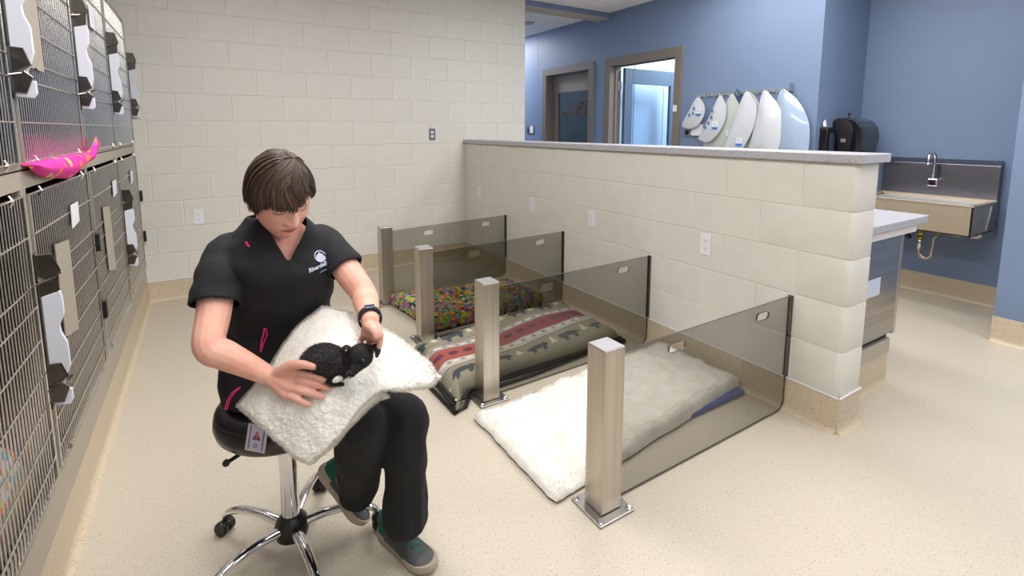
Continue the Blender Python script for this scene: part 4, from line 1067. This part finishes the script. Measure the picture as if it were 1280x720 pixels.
# head (local: left +x, front -y, up +z), modelled at real size then placed
HR = Matrix.Rotation(math.radians(15), 4, 'Z') @ Matrix.Rotation(math.radians(24), 4, 'X') @ Matrix.Rotation(math.radians(-5), 4, 'Y')
HM = Matrix.Translation(HEADC) @ Matrix.Diagonal((1, 1, 1.05, 1)) @ HR
def g(x, s): return math.exp(-(x/s)**2)
def head_pt(d, extra=0):
    """surface point of the head in direction d (unit, local)"""
    a, b, c = .0735, .093, .118
    r = 1/math.sqrt((d.x/a)**2+(d.y/b)**2+(d.z/c)**2); p = d*r
    if p.z < 0:
        t = min(1, -p.z/c); p.x *= 1-.30*t**1.6
        if p.y > 0: p.y *= 1-.55*t
        else: p.y *= 1-.06*t
    if p.y < -.05: p.y = -.05-(p.y+.05)*-.86 if False else -.05+(p.y+.05)*.80
    if d.y < 0:
        x, z = p.x, p.z
        f = 0
        # nose
        if -.045 < z < .03:
            k = (.03-z)/.062; w = .0075+.0055*max(0, min(1, k))
            h = .005+.025*max(0, min(1, k))**1.3
            if z < -.032: h *= max(0, 1-(-.032-z)/.013)**.6
            f += h*math.exp(-(abs(x)/w)**2.2)
            f += .009*g(abs(x)-.0135, .006)*g(z+.032, .008)
        f -= .0105*g(abs(x)-.032, .016)*g(z-.008, .013)          # sockets
        f += .0085*g(abs(x)-.032, .0115)*g(z-.006, .0085)          # lids
        f += .004*g(abs(x)-.03, .02)*g(z-.026, .008)              # brow
        f += .005*g(abs(x)-.042, .02)*g(z+.026, .02)              # cheeks
        f += .0075*g(x, .022)*g(z+.060, .010)                     # mouth mound
        f -= .002*g(x, .02)*g(z+.0595, .0016)
        f -= .003*g(x, .02)*g(z+.075, .006); f += .007*g(x, .022)*g(z+.092, .014)
        p.y -= f
    return p + d*extra
hv = []; NU, NVv = 110, 90
for j in range(NVv+1):
    th_ = PI*min(max(j, .02), NVv-.02)/NVv
    for i in range(NU):
        ph = 2*PI*i/NU; hv.append(HM @ head_pt(Vector((math.sin(th_)*math.sin(ph), -math.sin(th_)*math.cos(ph), math.cos(th_)))))
body.add(hv, [(j*NU+i, j*NU+(i+1)%NU, (j+1)*NU+(i+1)%NU, (j+1)*NU+i) for j in range(NVv) for i in range(NU)] + [tuple(range(NU-1, -1, -1)), tuple(NVv*NU+i for i in range(NU))])
for s in (-1, 1): # ears
    k0 = len(body.v); body.sphere((0, 0, 0), .03, 12, 10, (.28, .55, 1.0)); body.xform(HM @ Matrix.Translation((s*.074, .012, -.008)) @ Matrix.Rotation(s*.35, 4, 'Z'), k0)
bme = remesh(body, .0032, 2, 'body')
BODY = pp('body', bme, SKIN)
def hp(x, z, out=.001):
    """point on the face at local x, z"""
    y = -.1
    for _ in range(12):
        d = Vector((x, y, z)).normalized(); q = head_pt(d); x2, z2 = q.x, q.z
        d = Vector((d.x*x/(x2 if abs(x2) > 1e-5 else 1e-5) if abs(x) > 1e-5 else 0, d.y, d.z*(z/z2) if abs(z2) > 1e-5 else z)).normalized(); y = d.y*.1; x_, z_ = d.x*.1, d.z*.1
        dd = Vector((x_, y, z_)).normalized(); q = head_pt(dd)
        if abs(q.x-x) < 2e-4 and abs(q.z-z) < 2e-4: break
    return HM @ (Vector((x, q.y-out, z)))
lips = MB()
for zo, r in ((.0022, .0032), (-.0024, .0038)):
    P = [(-.0235, .0), (-.014, zo*.8), (-.004, zo*1.25), (.004, zo*1.25), (.014, zo*.8), (.0235, 0)]
    lips.tube([hp(x, -.0595+z, -.0006) for x, z in P], [.0006, r*.75, r, r, r*.75, .0006], 8, sq=.8)
pp('lips', lips.mesh('lips', mat('lip_skin', (186, 92, 98), .4), smooth=True))
BROW = mat('brow_hair', (74, 54, 42), .8); LASH = mat('lash', (58, 40, 34), .7)
for s in (-1, 1):
    b = MB().tube([hp(s*x, z, .0) for x, z in ((.013, .024), (.024, .029), (.036, .031), (.05, .024))], [.0018, .0028, .0026, .0008], 6, sq=.6)
    pp('eyebrow', b, BROW)
    b = MB().tube([hp(s*x, z, .0004) for x, z in ((.018, .0005), (.026, -.0035), (.034, -.0045), (.042, -.0025), (.047, .001))], [.0004, .0008, .001, .0009, .0004], 5)
    pp('eyelashes', b, LASH)
# hair
HAIRS = [mat('hair_%s' % n, c, .5, spec=.35) for n, c in (('dark', (50, 37, 30)), ('brown', (72, 54, 43)), ('light', (98, 76, 62)))]
def dirv(az, el): return Vector((math.sin(az)*math.cos(el), -math.cos(az)*math.cos(el), math.sin(el)))
def hair_end(az):
    L = [(-3.15, -.55), (-2.5, -.42), (-2.1, -.16), (-1.85, .04), (-1.6, .10), (-1.4, .02), (-1.2, -.06), (-1.05, .06), (-.85, .30), (-.5, .31), (-.1, .25), (.15, .28), (.35, .46), (.55, .52), (.8, .46), (1.0, .26), (1.2, .10), (1.35, .03), (1.5, .08), (1.75, -.02), (2.1, -.34), (3.15, -.55)]
    for (x0, y0), (x1, y1) in zip(L[:-1], L[1:]):
        if az <= x1: return y0+(y1-y0)*(az-x0)/(x1-x0)
    return -.6
cap_ = MB(); NA, NE = 72, 22; vs = []
for j in range(NE+1):
    for i in range(NA):
        az = -PI+2*PI*i/NA; e0 = PI/2-.01; e1 = hair_end(az)+.03; t = j/NE; el = e0+(e1-e0)*t
        vs.append(HM @ head_pt(dirv(az, el), .011*(1-t**5)+.0015))
cap_.add(vs, [(j*NA+i, j*NA+(i+1)%NA, (j+1)*NA+(i+1)%NA, (j+1)*NA+i) for j in range(NE) for i in range(NA)])
HAIR = pp('hair', cap_.mesh('hair', HAIRS[0], smooth=True))
rr = random.Random(11); hs = MB()
crown = dirv(.9, 1.32)      # whorl near the top
def strand(az, start_t, over, lift, w, mi):
    e1 = hair_end(az)+rr.gauss(0, .045)+.05*math.sin(az*13)*math.sin(az*5+1); D1 = dirv(az, e1); P = []; n = 9
    swirl = -.30+rr.gauss(0, .07)
    for k in range(n+1):
        t = start_t+(1-start_t)*k/n
        d = crown.slerp(D1, min(t, .999)) if crown.angle(D1) > .01 else D1
        d = (d + Vector((0, 0, 1)).cross(d)*swirl*math.sin(t*PI)*.8).normalized()
        rad = .005+.007*math.sin(min(1, t*1.1)*PI*.5)**.5*(1-.55*t**3)+lift
        P.append(head_pt(d, rad))
    # overshoot beyond the hairline
    dv = (P[-1]-P[-3]).normalized(); P.append(P[-1]+dv*over*.6+Vector((0, 0, -.002))); P.append(P[-1]+dv*over*.4)
    P = [HM @ p for p in P]; ctr = HEADC; vs = []; N = len(P)
    for k, p in enumerate(P):
        tg = (P[min(k+1, N-1)]-P[max(k-1, 0)]).normalized(); nn = (p-ctr).normalized(); sd = tg.cross(nn).normalized()
        ww = w*(1 if k < N-4 else (1-(k-(N-4))/3.2)); vs += [p-sd*ww, p+nn*ww*.5, p+sd*ww]
    hs.mi = mi
    hs.add(vs, [f for k in range(N-1) for f in ((3*k, 3*k+1, 3*k+4, 3*k+3), (3*k+1, 3*k+2, 3*k+5, 3*k+4))])
for _ in range(2600):
    az = rr.uniform(-PI, PI)
    st = rr.choice((0, 0, 0, .1, .25, .4, .55)); fr_ = abs(az) < .9
    strand(az, st, rr.uniform(.004, .016) if fr_ else rr.uniform(.002, .012), abs(rr.gauss(0, .0035))-.001, rr.uniform(.0012, .0026), rr.choices((0, 1, 2), (5, 5, 2))[0])
# side-swept fringe
for _ in range(620):
    t = rr.random(); az1 = -1.0+1.4*t; e1 = float(np.interp(az1, [-1.0, -.55, -.1, .15, .4], [.30, .27, .17, .21, .42]))+rr.gauss(0, .03); jit = rr.uniform(-.001, .0015)
    D1 = dirv(az1, e1); D0 = dirv(.75+rr.uniform(-.25, .35), 1.2-rr.uniform(0, .25)); P = []
    for k in range(9):
        s = k/8; d = D0.slerp(D1, s); d = (d+Vector((.05, -.10, .12))*math.sin(PI*s)*(.5+.5*t)).normalized(); P.append(HM @ head_pt(d, .013+.006*math.sin(PI*s)-.004*s+jit))
    w = rr.uniform(.001, .0022); vs = []
    for k, p in enumerate(P):
        tg = (P[min(k+1, 8)]-P[max(k-1, 0)]).normalized(); nn = (p-HEADC).normalized(); sd = tg.cross(nn).normalized(); ww = w*(1 if k < 6 else 1-(k-6)/2.4); vs += [p-sd*ww, p+nn*ww*.5, p+sd*ww]
    hs.mi = rr.choices((0, 1, 2), (6, 5, 2))[0]
    hs.add(vs, [f for k in range(8) for f in ((3*k, 3*k+1, 3*k+4, 3*k+3), (3*k+1, 3*k+2, 3*k+5, 3*k+4))])
o = pp('hair_locks', hs.mesh('hair_locks', HAIRS, smooth=True), None); o['kind'] = 'stuff'
# ---- scrub top
top = MB()
tr_ = [(V(-2.30, -3.26, .62), .168, .14), (V(-2.295, -3.27, .72), .155, .135), (V(-2.29, -3.285, .82), .145, .130), (V(-2.287, -3.325, .93), .150, .137), (V(-2.287, -3.36, 1.02), .155, .132), (SM+V(0, 0, -.005), .158, .099), (SM+V(0, .0, .05), .105, .085), (SM+V(0, .012, .090), .070, .066)]
loft(top, [(c, LF*a, FW*b) for c, a, b in tr_])
RH, LH = mix(RS, RE, .60), mix(LS, LE, .56)
limb(top, [(RS+LF*.05+V(0, 0, -.012), .055), (RS+V(.008, 0, -.014), .055), (mix(RS, RE, .35), .058), (RH, .060)], n=18, ends=False).sphere(RS+V(.01, 0, -.014), .054, 18, 10)
limb(top, [(LS-LF*.05+V(0, 0, -.012), .055), (LS+V(-.006, 0, -.012), .056), (mix(LS, LE, .3), .051), (LH, .051)], n=18, ends=False).sphere(LS+V(-.008, 0, -.012), .054, 18, 10)
tme = remesh(top, .0055, 6, 'scrub_top')
a = coords(tme); nrm = normals(tme)
for i in range(len(a)):
    p = a[i]; w = .006*noise.noise(Vector((p[0]*9, p[1]*9, p[2]*16))) + .0035*noise.noise(Vector((p[0]*22+3, p[1]*22, p[2]*30)))
    # tension folds from armpits
    w += .005*max(0, noise.noise(Vector((p[0]*6+p[2]*14, p[1]*6, p[2]*20-p[0]*10))))
    a[i] = p + nrm[i]*w
setco(tme, a)
VT, VL, VR = at(367.5, 334, 1.37), at(319, 271, 1.46), at(388, 269, 1.50)
def pl2(p): return np.array([p.dot(LF), p.z])
vt, vl, vr = pl2(VT), pl2(VL), pl2(VR)

bm = bmesh.new(); bm.from_mesh(tme); kill = []
def side(p, q, r): return (q[0]-p[0])*(r[1]-p[1])-(q[1]-p[1])*(r[0]-p[0])
da = (RE-RS).normalized(); db = (LE-LS).normalized()
for f in bm.faces:
    c = f.calc_center_median(); q = pl2(c)
    front = (c-SM).dot(FW) > -.02
    inV = front and side(vt, vl, q) < 0 and side(vt, vr, q) > 0 and (c-RS).length > .03
    ax = (c-NB); rad = math.hypot(ax.x, ax.y+.0)
    neck = c.z > NB.z+.005 and rad < .068
    hr = f.normal.dot(da) > .6 and abs((c-RH).dot(da)) < .012 and (c-RH).length < .07
    hl = f.normal.dot(db) > .6 and abs((c-LH).dot(db)) < .012 and (c-LH).length < .065
    if inV or neck or hr or hl or c.z < .60: kill.append(f)
bmesh.ops.delete(bm, geom=kill, context='FACES')
smooth_rim(bm); bm.to_mesh(tme); bm.free()
SHIRT = pp('scrub_top', tme, SCRUB)
md = SHIRT.modifiers.new('s', 'SOLIDIFY'); md.thickness = .0035; md.offset = 1
for p in tme.polygons: p.use_smooth = True
bvh = BVHTree.FromPolygons([Vector(v) for v in coords(tme)], [tuple(p.vertices) for p in tme.polygons])
def ray(u, v):
    o = Vector(camo.location); d = (at(u, v, 1)-o).normalized(); h = bvh.ray_cast(o, d); return (h[0], h[1]) if h[0] else (at(u, v, 1.4), -d)
def decal(mb_or_me, u, v, u2, v2, m, nm, off=.005, par=None):
    """flat art in local xy wrapped on the shirt: origin at (u,v), x axis toward (u2,v2)"""
    p, n = ray(u, v); n = n if n.dot(Vector(camo.location)-p) > 0 else -n
    n = (n+FW*.8).normalized(); o_ = Vector(camo.location); dd = at(u2, v2, 1)-o_; q = o_+dd*((p-o_).dot(n)/dd.dot(n))
    x = (q-p); x = (x-n*x.dot(n)).normalized(); y = n.cross(x)
    me = mb_or_me if not isinstance(mb_or_me, MB) else mb_or_me.mesh(nm, m)
    for w in me.vertices:
        b = p+x*w.co.x+y*w.co.y; h = bvh.ray_cast(b+n*.05, -n, .12)
        w.co = (h[0] if h[0] else b)+n*(off+w.co.z)
    me.materials.clear(); me.materials.append(m); return pp(nm, me, None, None)
LOGO = mat('logo_print', (198, 204, 226), .6)
def ringpts(r, n=40): return [(r*math.cos(2*PI*i/n), r*math.sin(2*PI*i/n), 0) for i in range(n+1)]
lg = MB().tube(ringpts(.0165), .0013, 5)
lg.add([(.0155*math.cos(t), .0155*math.sin(t), 0) for t in [PI*1.02+PI*.96*i/12 for i in range(13)]], [tuple(range(13))])
for i, (x, h) in enumerate(((-.009, .004), (-.0045, .0075), (0, .011), (.0045, .0075), (.009, .005))):
    lg.add([(x-.002, -.002, 0), (x+.002, -.002, 0), (x+.002, h, 0), (x, h+.002, 0), (x-.002, h, 0)], [(0, 1, 2, 3, 4)])
decal(lg, 399, 320.5, 407, 319, LOGO, 'logo_crest')
def txt(body, size, ext=.0006, shear=.0, offset=0):
    cu = bpy.data.curves.new('t', 'FONT'); cu.body = body; cu.size = size; cu.extrude = ext; cu.align_x = 'CENTER'; cu.shear = shear; cu.offset = offset
    to = bpy.data.objects.new('t', cu); COL.objects.link(to); dg = bpy.context.evaluated_depsgraph_get()
    me = bpy.data.meshes.new_from_object(to.evaluated_get(dg)); bpy.data.objects.remove(to); return me
decal(txt('Riverdell', .0165, shear=.35, offset=.0005), 396.5, 336, 410.5, 330, LOGO, 'logo_text')
decal(txt('animal hospital', .0042, shear=.2), 403, 338.5, 416, 333, LOGO, 'logo_small_text')
PINKM = mat('pink_trim', (236, 40, 130), .5)
def strip(pts, w, nm, m=PINKM, off=.006):
    P = []
    for u, v in pts:
        p, n = ray(u, v); n = n if n.dot(Vector(camo.location)-p) > 0 else -n; P.append(p+n*off)
    return pp(nm, MB().tube(P, w, 6), m)
strip([(308.5, 303), (310, 306), (312, 309)], .0032, 'pink_tag')
strip([(331, 408), (330.5, 414), (328, 425), (327, 437)], .0028, 'drawstring', off=.008)
strip([(333, 409), (334, 416), (330, 428), (327, 438)], .0022, 'drawstring', off=.008)
strip([(254, 381.5), (257, 382.5)], .0045, 'sleeve_badge'); strip([(247, 379), (252, 381)], .0025, 'sleeve_badge', LOGO)
# seam lines: collar band of the V neck
# necklace and earring
CHN = mat('silver_chain', (214, 212, 206), .25, .9)
bb = BVHTree.FromPolygons([Vector(v) for v in coords(bme)], [tuple(p.vertices) for p in bme.polygons])
def bray(u, v, off=.002):
    o = Vector(camo.location); d = (at(u, v, 1)-o).normalized(); h = bb.ray_cast(o, d); return (h[0]-d*off) if h[0] else at(u, v, 1.4)
pp('necklace', MB().tube([bray(u, v) for u, v in ((326, 275), (331, 288), (338, 302), (345, 313), (353, 322), (361, 328), (366, 330.5), (369.5, 326), (371.5, 316), (373, 304), (374, 294)) if (bray(u, v)-HEADC).length > .12], .0013, 6), CHN)
# watch
wd = (LW-LE).normalized(); wc = mix(LE, LW, .93); ax_ = wd.cross(V(0, 0, 1)).normalized(); ay = wd.cross(ax_)
wt = MB()
prof = []
for i in range(33):
    t = 2*PI*i/32; prof.append(wc+ax_*math.cos(t)*.0285+ay*math.sin(t)*.0275)
W = MB(); vs = []
for i in range(32):
    t = 2*PI*i/32; r_ = ax_*math.cos(t)+ay*math.sin(t)
    for (dr, dl) in ((.0265, -.011), (.031, -.0095), (.031, .0095), (.0265, .011)): vs.append(wc+r_*dr+wd*dl)
W.add(vs, [(i*4+j, i*4+(j+1)%4, ((i+1)%32)*4+(j+1)%4, ((i+1)%32)*4+j) for i in range(32) for j in range(4)])
WT = pp('wristwatch', W.mesh('wristwatch', mat('watch_black', (30, 32, 38), .4), auto=.7))
fc = -ay if (-ay).dot(Vector(camo.location)-wc) > 0 else ay
k = MB().box(-.013, -.010, .0, .013, .010, .004); M = Matrix((ax_, wd, fc)).transposed().to_4x4(); M.translation = wc+fc*.0305; k.xform(M)
pp('watch_face', k.mesh('watch_face', mat('watch_glass', (52, 66, 92), .15), bevel=.001), None, WT)
# ---- trousers
tr_m = MB()
loft(tr_m, [(c, LF*a, FW*b) for c, a, b in ((V(-2.30, -3.25, .585), .17, .13), (V(-2.30, -3.25, .66), .17, .138), (V(-2.295, -3.265, .74), .152, .126))])
RHm, LHm = at(447, 616, 1.70), at(509, 652, 1.655)
limb(tr_m, [(V(-2.385, -3.28, .645), .092), (mix(V(-2.385, -3.28, .645), RK, .45), .078), (mix(V(-2.385, -3.28, .645), RK, .85), .067), (RK, .070), (mix(RK, RHm, .2), .074), (mix(RK, RHm, .55), .070), (RHm, .062)], n=20)
limb(tr_m, [(V(-2.215, -3.26, .645), .092), (mix(V(-2.215, -3.26, .645), LK, .45), .078), (mix(V(-2.215, -3.26, .645), LK, .85), .068), (LK, .070), (mix(LK, LHm, .2), .072), (mix(LK, LHm, .55), .068), (mix(LK, LHm, .9), .074), (LHm, .074)], n=20)
pme = remesh(tr_m, .006, 4, 'trousers')
a = coords(pme); nrm = normals(pme)
for i in range(len(a)):
    p = a[i]; k = 1.0 if p[2] < .56 else .6
    a[i] = p + nrm[i]*k*(.012*noise.noise(Vector((p[0]*9+p[2]*5, p[1]*9, p[2]*6))) + .005*noise.noise(Vector((p[0]*24, p[1]*24, p[2]*14))))
setco(pme, a)
bm = bmesh.new(); bm.from_mesh(pme); kill = []
dR = (RHm-RK).normalized(); dL = (LHm-LK).normalized()
for f in bm.faces:
    c = f.calc_center_median()
    if ((c-RHm).dot(dR) > .0 and (c-RHm).length < .12) or ((c-LHm).dot(dL) > .0 and (c-LHm).length < .13): kill.append(f)
bmesh.ops.delete(bm, geom=kill, context='FACES'); smooth_rim(bm); bm.to_mesh(pme); bm.free()
for p in pme.polygons: p.use_smooth = True
PANTS = pp('trousers', pme, TROUS); md = PANTS.modifiers.new('s', 'SOLIDIFY'); md.thickness = .003; md.offset = -1
# pink pocket piping
for off in (0, .006):
    P = [at(281+off*400, 512, 1.36), at(284+off*450, 500, 1.365), at(290+off*450, 491, 1.37), at(299+off*300, 484, 1.375)]
    pp('pocket_piping', MB().tube(P, .0016, 6), PINKM)
# ---- shoes
GREY1 = mat('shoe_grey_mesh', (74, 78, 80), .8, bump=(500, .3)); GREY2 = mat('shoe_grey_suede', (92, 90, 92), .9); GREEN = mat('shoe_green', (14, 92, 78), .75); SOLE = mat('shoe_sole', (168, 158, 142), .7); LACE = mat('green_lace', (30, 120, 92), .6)
def shoe(heel, toe, up, Lg=.275):
    """heel, toe: ground contact points; up: approx up direction"""
    f = (toe-heel).normalized(); s = up.cross(f).normalized(); u = f.cross(s)
    M = Matrix((f, s, u)).transposed().to_4x4(); M.translation = heel
    out = [(0.0, .0), (.004, .022), (.03, .034), (.09, .034), (.14, .038), (.19, .048), (.225, .046), (.255, .03), (.272, .0), (.262, -.026), (.23, -.042), (.19, -.046), (.14, -.036), (.09, -.032), (.03, -.033), (.004, -.022)]
    out = [(x*Lg/.275, y) for x, y in out]
    sp_ = smooth_poly(out, 3)
    S = MB(); n = len(sp_); cx = sum(p[0] for p in sp_)/n
    vs = []
    for (k, z0) in ((.95, .0), (1.0, .006), (1.0, .018), (.985, .026)):
        for x, y in sp_: vs.append((cx+(x-cx)*k, y*k, z0+.014*max(0, (x-.19)/.085)**2+(.006 if x < .06 else 0)*(z0 > .01)))
    S.add(vs, [(j*n+i, j*n+(i+1)%n, (j+1)*n+(i+1)%n, (j+1)*n+i) for j in range(3) for i in range(n)] + [tuple(range(n-1, -1, -1)), tuple(3*n+i for i in range(n))]).xform(M)
    U = MB(); k_ = Lg/.275
    rg = [(.004, .016, .030, .085), (.02, .03, .03, .098), (.06, .033, .03, .098), (.09, .034, .03, .088), (.13, .037, .028, .07), (.17, .042, .028, .056), (.21, .043, .03, .046), (.245, .034, .034, .040), (.268, .014, .038, .034)]
    C = catmull(rg, 4); vs = []; m_ = 18
    for c in C:
        x, w, zz, h = c; x *= k_
        for j in range(m_):
            t = PI*j/(m_-1); vs.append((x, w*math.cos(t)*(1 if True else 1), .02+(h-.02)*math.sin(t)**.75 if 0 < j < m_-1 else .02))
    N = len(C); fs = []; ms = []
    for i in range(N-1):
        for j in range(m_-1):
            fs.append((i*m_+j, i*m_+j+1, (i+1)*m_+j+1, (i+1)*m_+j))
            x = C[i][0]; ms.append(2 if x < .055 else (1 if x > .215 or (x > .12 and (j < 3 or j > m_-5) and False) else 0))
    k0 = len(U.f); U.add(vs, fs); U.m[k0:] = ms; U.add([vs[j] for j in range(m_)], [tuple(range(m_))]); U.add([vs[(N-1)*m_+j] for j in range(m_)], [tuple(range(m_-1, -1, -1))]); U.m[-1] = 1; U.m[-2] = 2
    U.xform(M)
    Lc = MB()
    for i in range(5):
        x = (.115+.02*i)*k_; h = .079-.0075*i
        Lc.tube([(x, -.019, h-.008), (x+.004, 0, h+.004), (x+.008, .019, h-.008)], .0022, 6); Lc.tube([(x+.008, -.019, h-.010), (x+.004, 0, h+.003), (x, .019, h-.008)], .0022, 6)
    Lc.tube([(.115, 0, .085), (.105, .02, .10), (.12, .034, .095), (.12, .012, .084)], .0022, 6); Lc.tube([(.115, 0, .085), (.105, -.022, .098), (.125, -.034, .088), (.12, -.01, .084)], .0022, 6)
    Lc.tube([(.115, 0, .085), (.14, .03, .074), (.15, .04, .06)], .002, 6)
    Lc.xform(M)
    o = pp('shoe', U.mesh('shoe', [GREY1, GREY2, GREEN], smooth=True)); 
    q = pp('sole', S.mesh('sole', SOLE, auto=.9), None, o); q = pp('laces', Lc.mesh('laces', LACE, smooth=True), None, o)
    return o
shoe(zat(477, 664, .002), zat(540, 716, .002), V(0, 0, 1), .285)
rh, rt = at(397, 586, 1.735), at(448, 650, 1.76)
shoe(rh, rt, V(.75, -.35, .55), .265)
# ---- id badge
bp = [at(309, 528, 1.39), at(333.5, 533, 1.39), at(333, 568, 1.40), at(307.5, 563, 1.40)]
xa = (bp[1]-bp[0]).normalized(); ya = (bp[0]-bp[3]).normalized(); na = xa.cross(ya).normalized(); ya = na.cross(xa)
M = Matrix((xa, ya, na)).transposed().to_4x4(); M.translation = (bp[0]+bp[1]+bp[2]+bp[3])/4
IB = pp('id_badge', MB().box(-.0285, -.041, -.001, .0285, .041, .001).xform(M).mesh('id_badge', mat('badge_sleeve', (196, 190, 196), .25), bevel=.0008))
pp('badge_card', MB().box(-.022, -.034, .001, .022, .038, .0014).xform(M), mat('badge_card', (186, 184, 206), .4), IB)
pp('badge_stripe', MB().box(-.0215, -.034, .0014, -.0175, .038, .0017).box(.0175, -.034, .0014, .0215, .038, .0017).xform(M), mat('badge_purple', (104, 84, 170), .4), IB)
pp('badge_photo', MB().prism([(-.012, -.004), (.012, -.004), (.008, .006), (0, .02), (-.008, .006)], 'z', .0014, .0017).xform(M), mat('badge_photo', (66, 60, 84), .4), IB)
pp('badge_photo', MB().prism([(-.003, .0), (.004, -.001), (.004, .02), (-.004, .022)], 'z', .0017, .0019).xform(M), mat('badge_red', (196, 90, 84), .4), IB)
pp('badge_emblem', MB().tube([(p[0]*.3, p[1]*.3-.021, .0018) for p in ringpts(.016, 20)], .0012, 4).xform(M), mat('badge_blue', (70, 84, 140), .4), IB)
# ---- puppy
BF = mat('black_fur', (26, 24, 26), .7, spec=.3)
DG = thing('puppy', 'small black puppy curled up on the white lap blanket', 'puppy', at(405, 470, 1.3))
DI = Matrix.Translation(-at(405, 470, 1.3))
def dp(nm, mb, m, **k):
    o = mb.build(nm, m, DG, **k) if isinstance(mb, MB) else link(nm, mb, DG)
    if not isinstance(mb, MB): mb.materials.clear(); mb.materials.append(m)
    o.matrix_parent_inverse = DI; return o
d = MB()
limb(d, [(at(386, 460, 1.315), .022), (at(391, 454, 1.312), .036), (at(402, 450, 1.308), .044), (at(415, 452, 1.303), .042), (at(427, 456, 1.298), .034), (at(437, 452, 1.296), .025)], n=20)
limb(d, [(at(396, 462, 1.305), .028), (at(407, 468, 1.298), .022), (at(416, 474, 1.29), .014)], n=14)      # haunch
limb(d, [(at(408, 475, 1.283), .011), (at(419, 479.5, 1.282), .0075), (at(428, 480.5, 1.282), .0055)], n=10)       # hind foot
limb(d, [(at(429, 460, 1.28), .019), (at(431, 467, 1.275), .012), (at(425, 472, 1.275), .009)], n=12)         # foreleg
HD_ = 1.278; HDc = at(450.5, 445.5, HD_)
def hq(u, v, dd): return at(u, v, HD_+dd)
d.sphere(HDc, .0320, 20, 14, (1, 1, .98))
d.sphere(hq(448, 455, -.012), .0185, 14, 10)
limb(d, [(hq(447, 456, -.014), .0175), (hq(443, 461.5, -.026), .0140), (hq(440, 466, -.032), .0110)], n=14)    # muzzle
limb(d, [(at(434, 452, 1.29), .026), (HDc, .026)], n=14)
dme = remesh(d, .0026, 2, 'body')
a = coords(dme); nrm = normals(dme)
for i in range(len(a)): a[i] += nrm[i]*.0016*noise.noise(Vector(a[i]*160))
setco(dme, a)
PB = dp('body', dme, BF)
dm = MB().add([tuple(v) for v in a], [tuple(p.vertices) for p in dme.polygons])
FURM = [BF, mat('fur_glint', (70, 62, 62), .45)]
rr = random.Random(2); fs_ = MB()
for _ in range(16000):
    f = dm.f[rr.randrange(len(dm.f))]; i = f[0]; p = Vector(a[i]); n = Vector(nrm[i])
    hd = (p-HDc).length < .045
    flow = V(-.9, .3, -.3) if not hd else V(.3, .5, .5)
    dr = (n*.25+flow*.8+V(rr.gauss(0, .25), rr.gauss(0, .25), rr.gauss(0, .25))).normalized()*(rr.uniform(.002, .004) if hd else rr.uniform(.004, .009))
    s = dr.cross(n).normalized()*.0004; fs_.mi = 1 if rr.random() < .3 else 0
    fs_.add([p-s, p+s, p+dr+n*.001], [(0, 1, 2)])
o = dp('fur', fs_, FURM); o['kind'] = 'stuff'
for (A, B_, C_, D_) in (((441, 438, 1.262), (434, 434, 1.256), (429, 437, 1.250), (431, 444, 1.242)), ((460, 436, 1.262), (467, 433, 1.262), (472, 438, 1.256), (470.5, 447, 1.250))):
    P = [hq(q[0], q[1], q[2]-1.262) for q in (A, B_, C_, D_)]
    e = MB().tube([Vector(c) for c in catmull(P, 4)], [.009, .0115, .0125, .0130, .0130, .0125, .012, .0115, .0105, .009, .0075, .0055, .003], 12, sq=.3)
    dp('ear', e, BF, smooth=True)
dp('nose', MB().sphere(hq(438.8, 466.5, -.042), .0048, 10, 8), mat('dog_nose', (14, 13, 14), .25), smooth=True)
EY = mat('dog_eye', (34, 44, 66), .05)
dp('eye', MB().sphere(hq(453.5, 450.5, -.0285), .0048, 10, 8), EY, smooth=True)
dp('eye', MB().sphere(hq(440.5, 453.5, -.0235), .0044, 10, 8), EY, smooth=True)
dp('white_paw', limb(MB(), [(at(426, 472, 1.268), .0075), (at(421, 474.5, 1.264), .008), (at(418, 476, 1.263), .0055)], n=12), mat('white_fur', (214, 212, 208), .8), smooth=True)
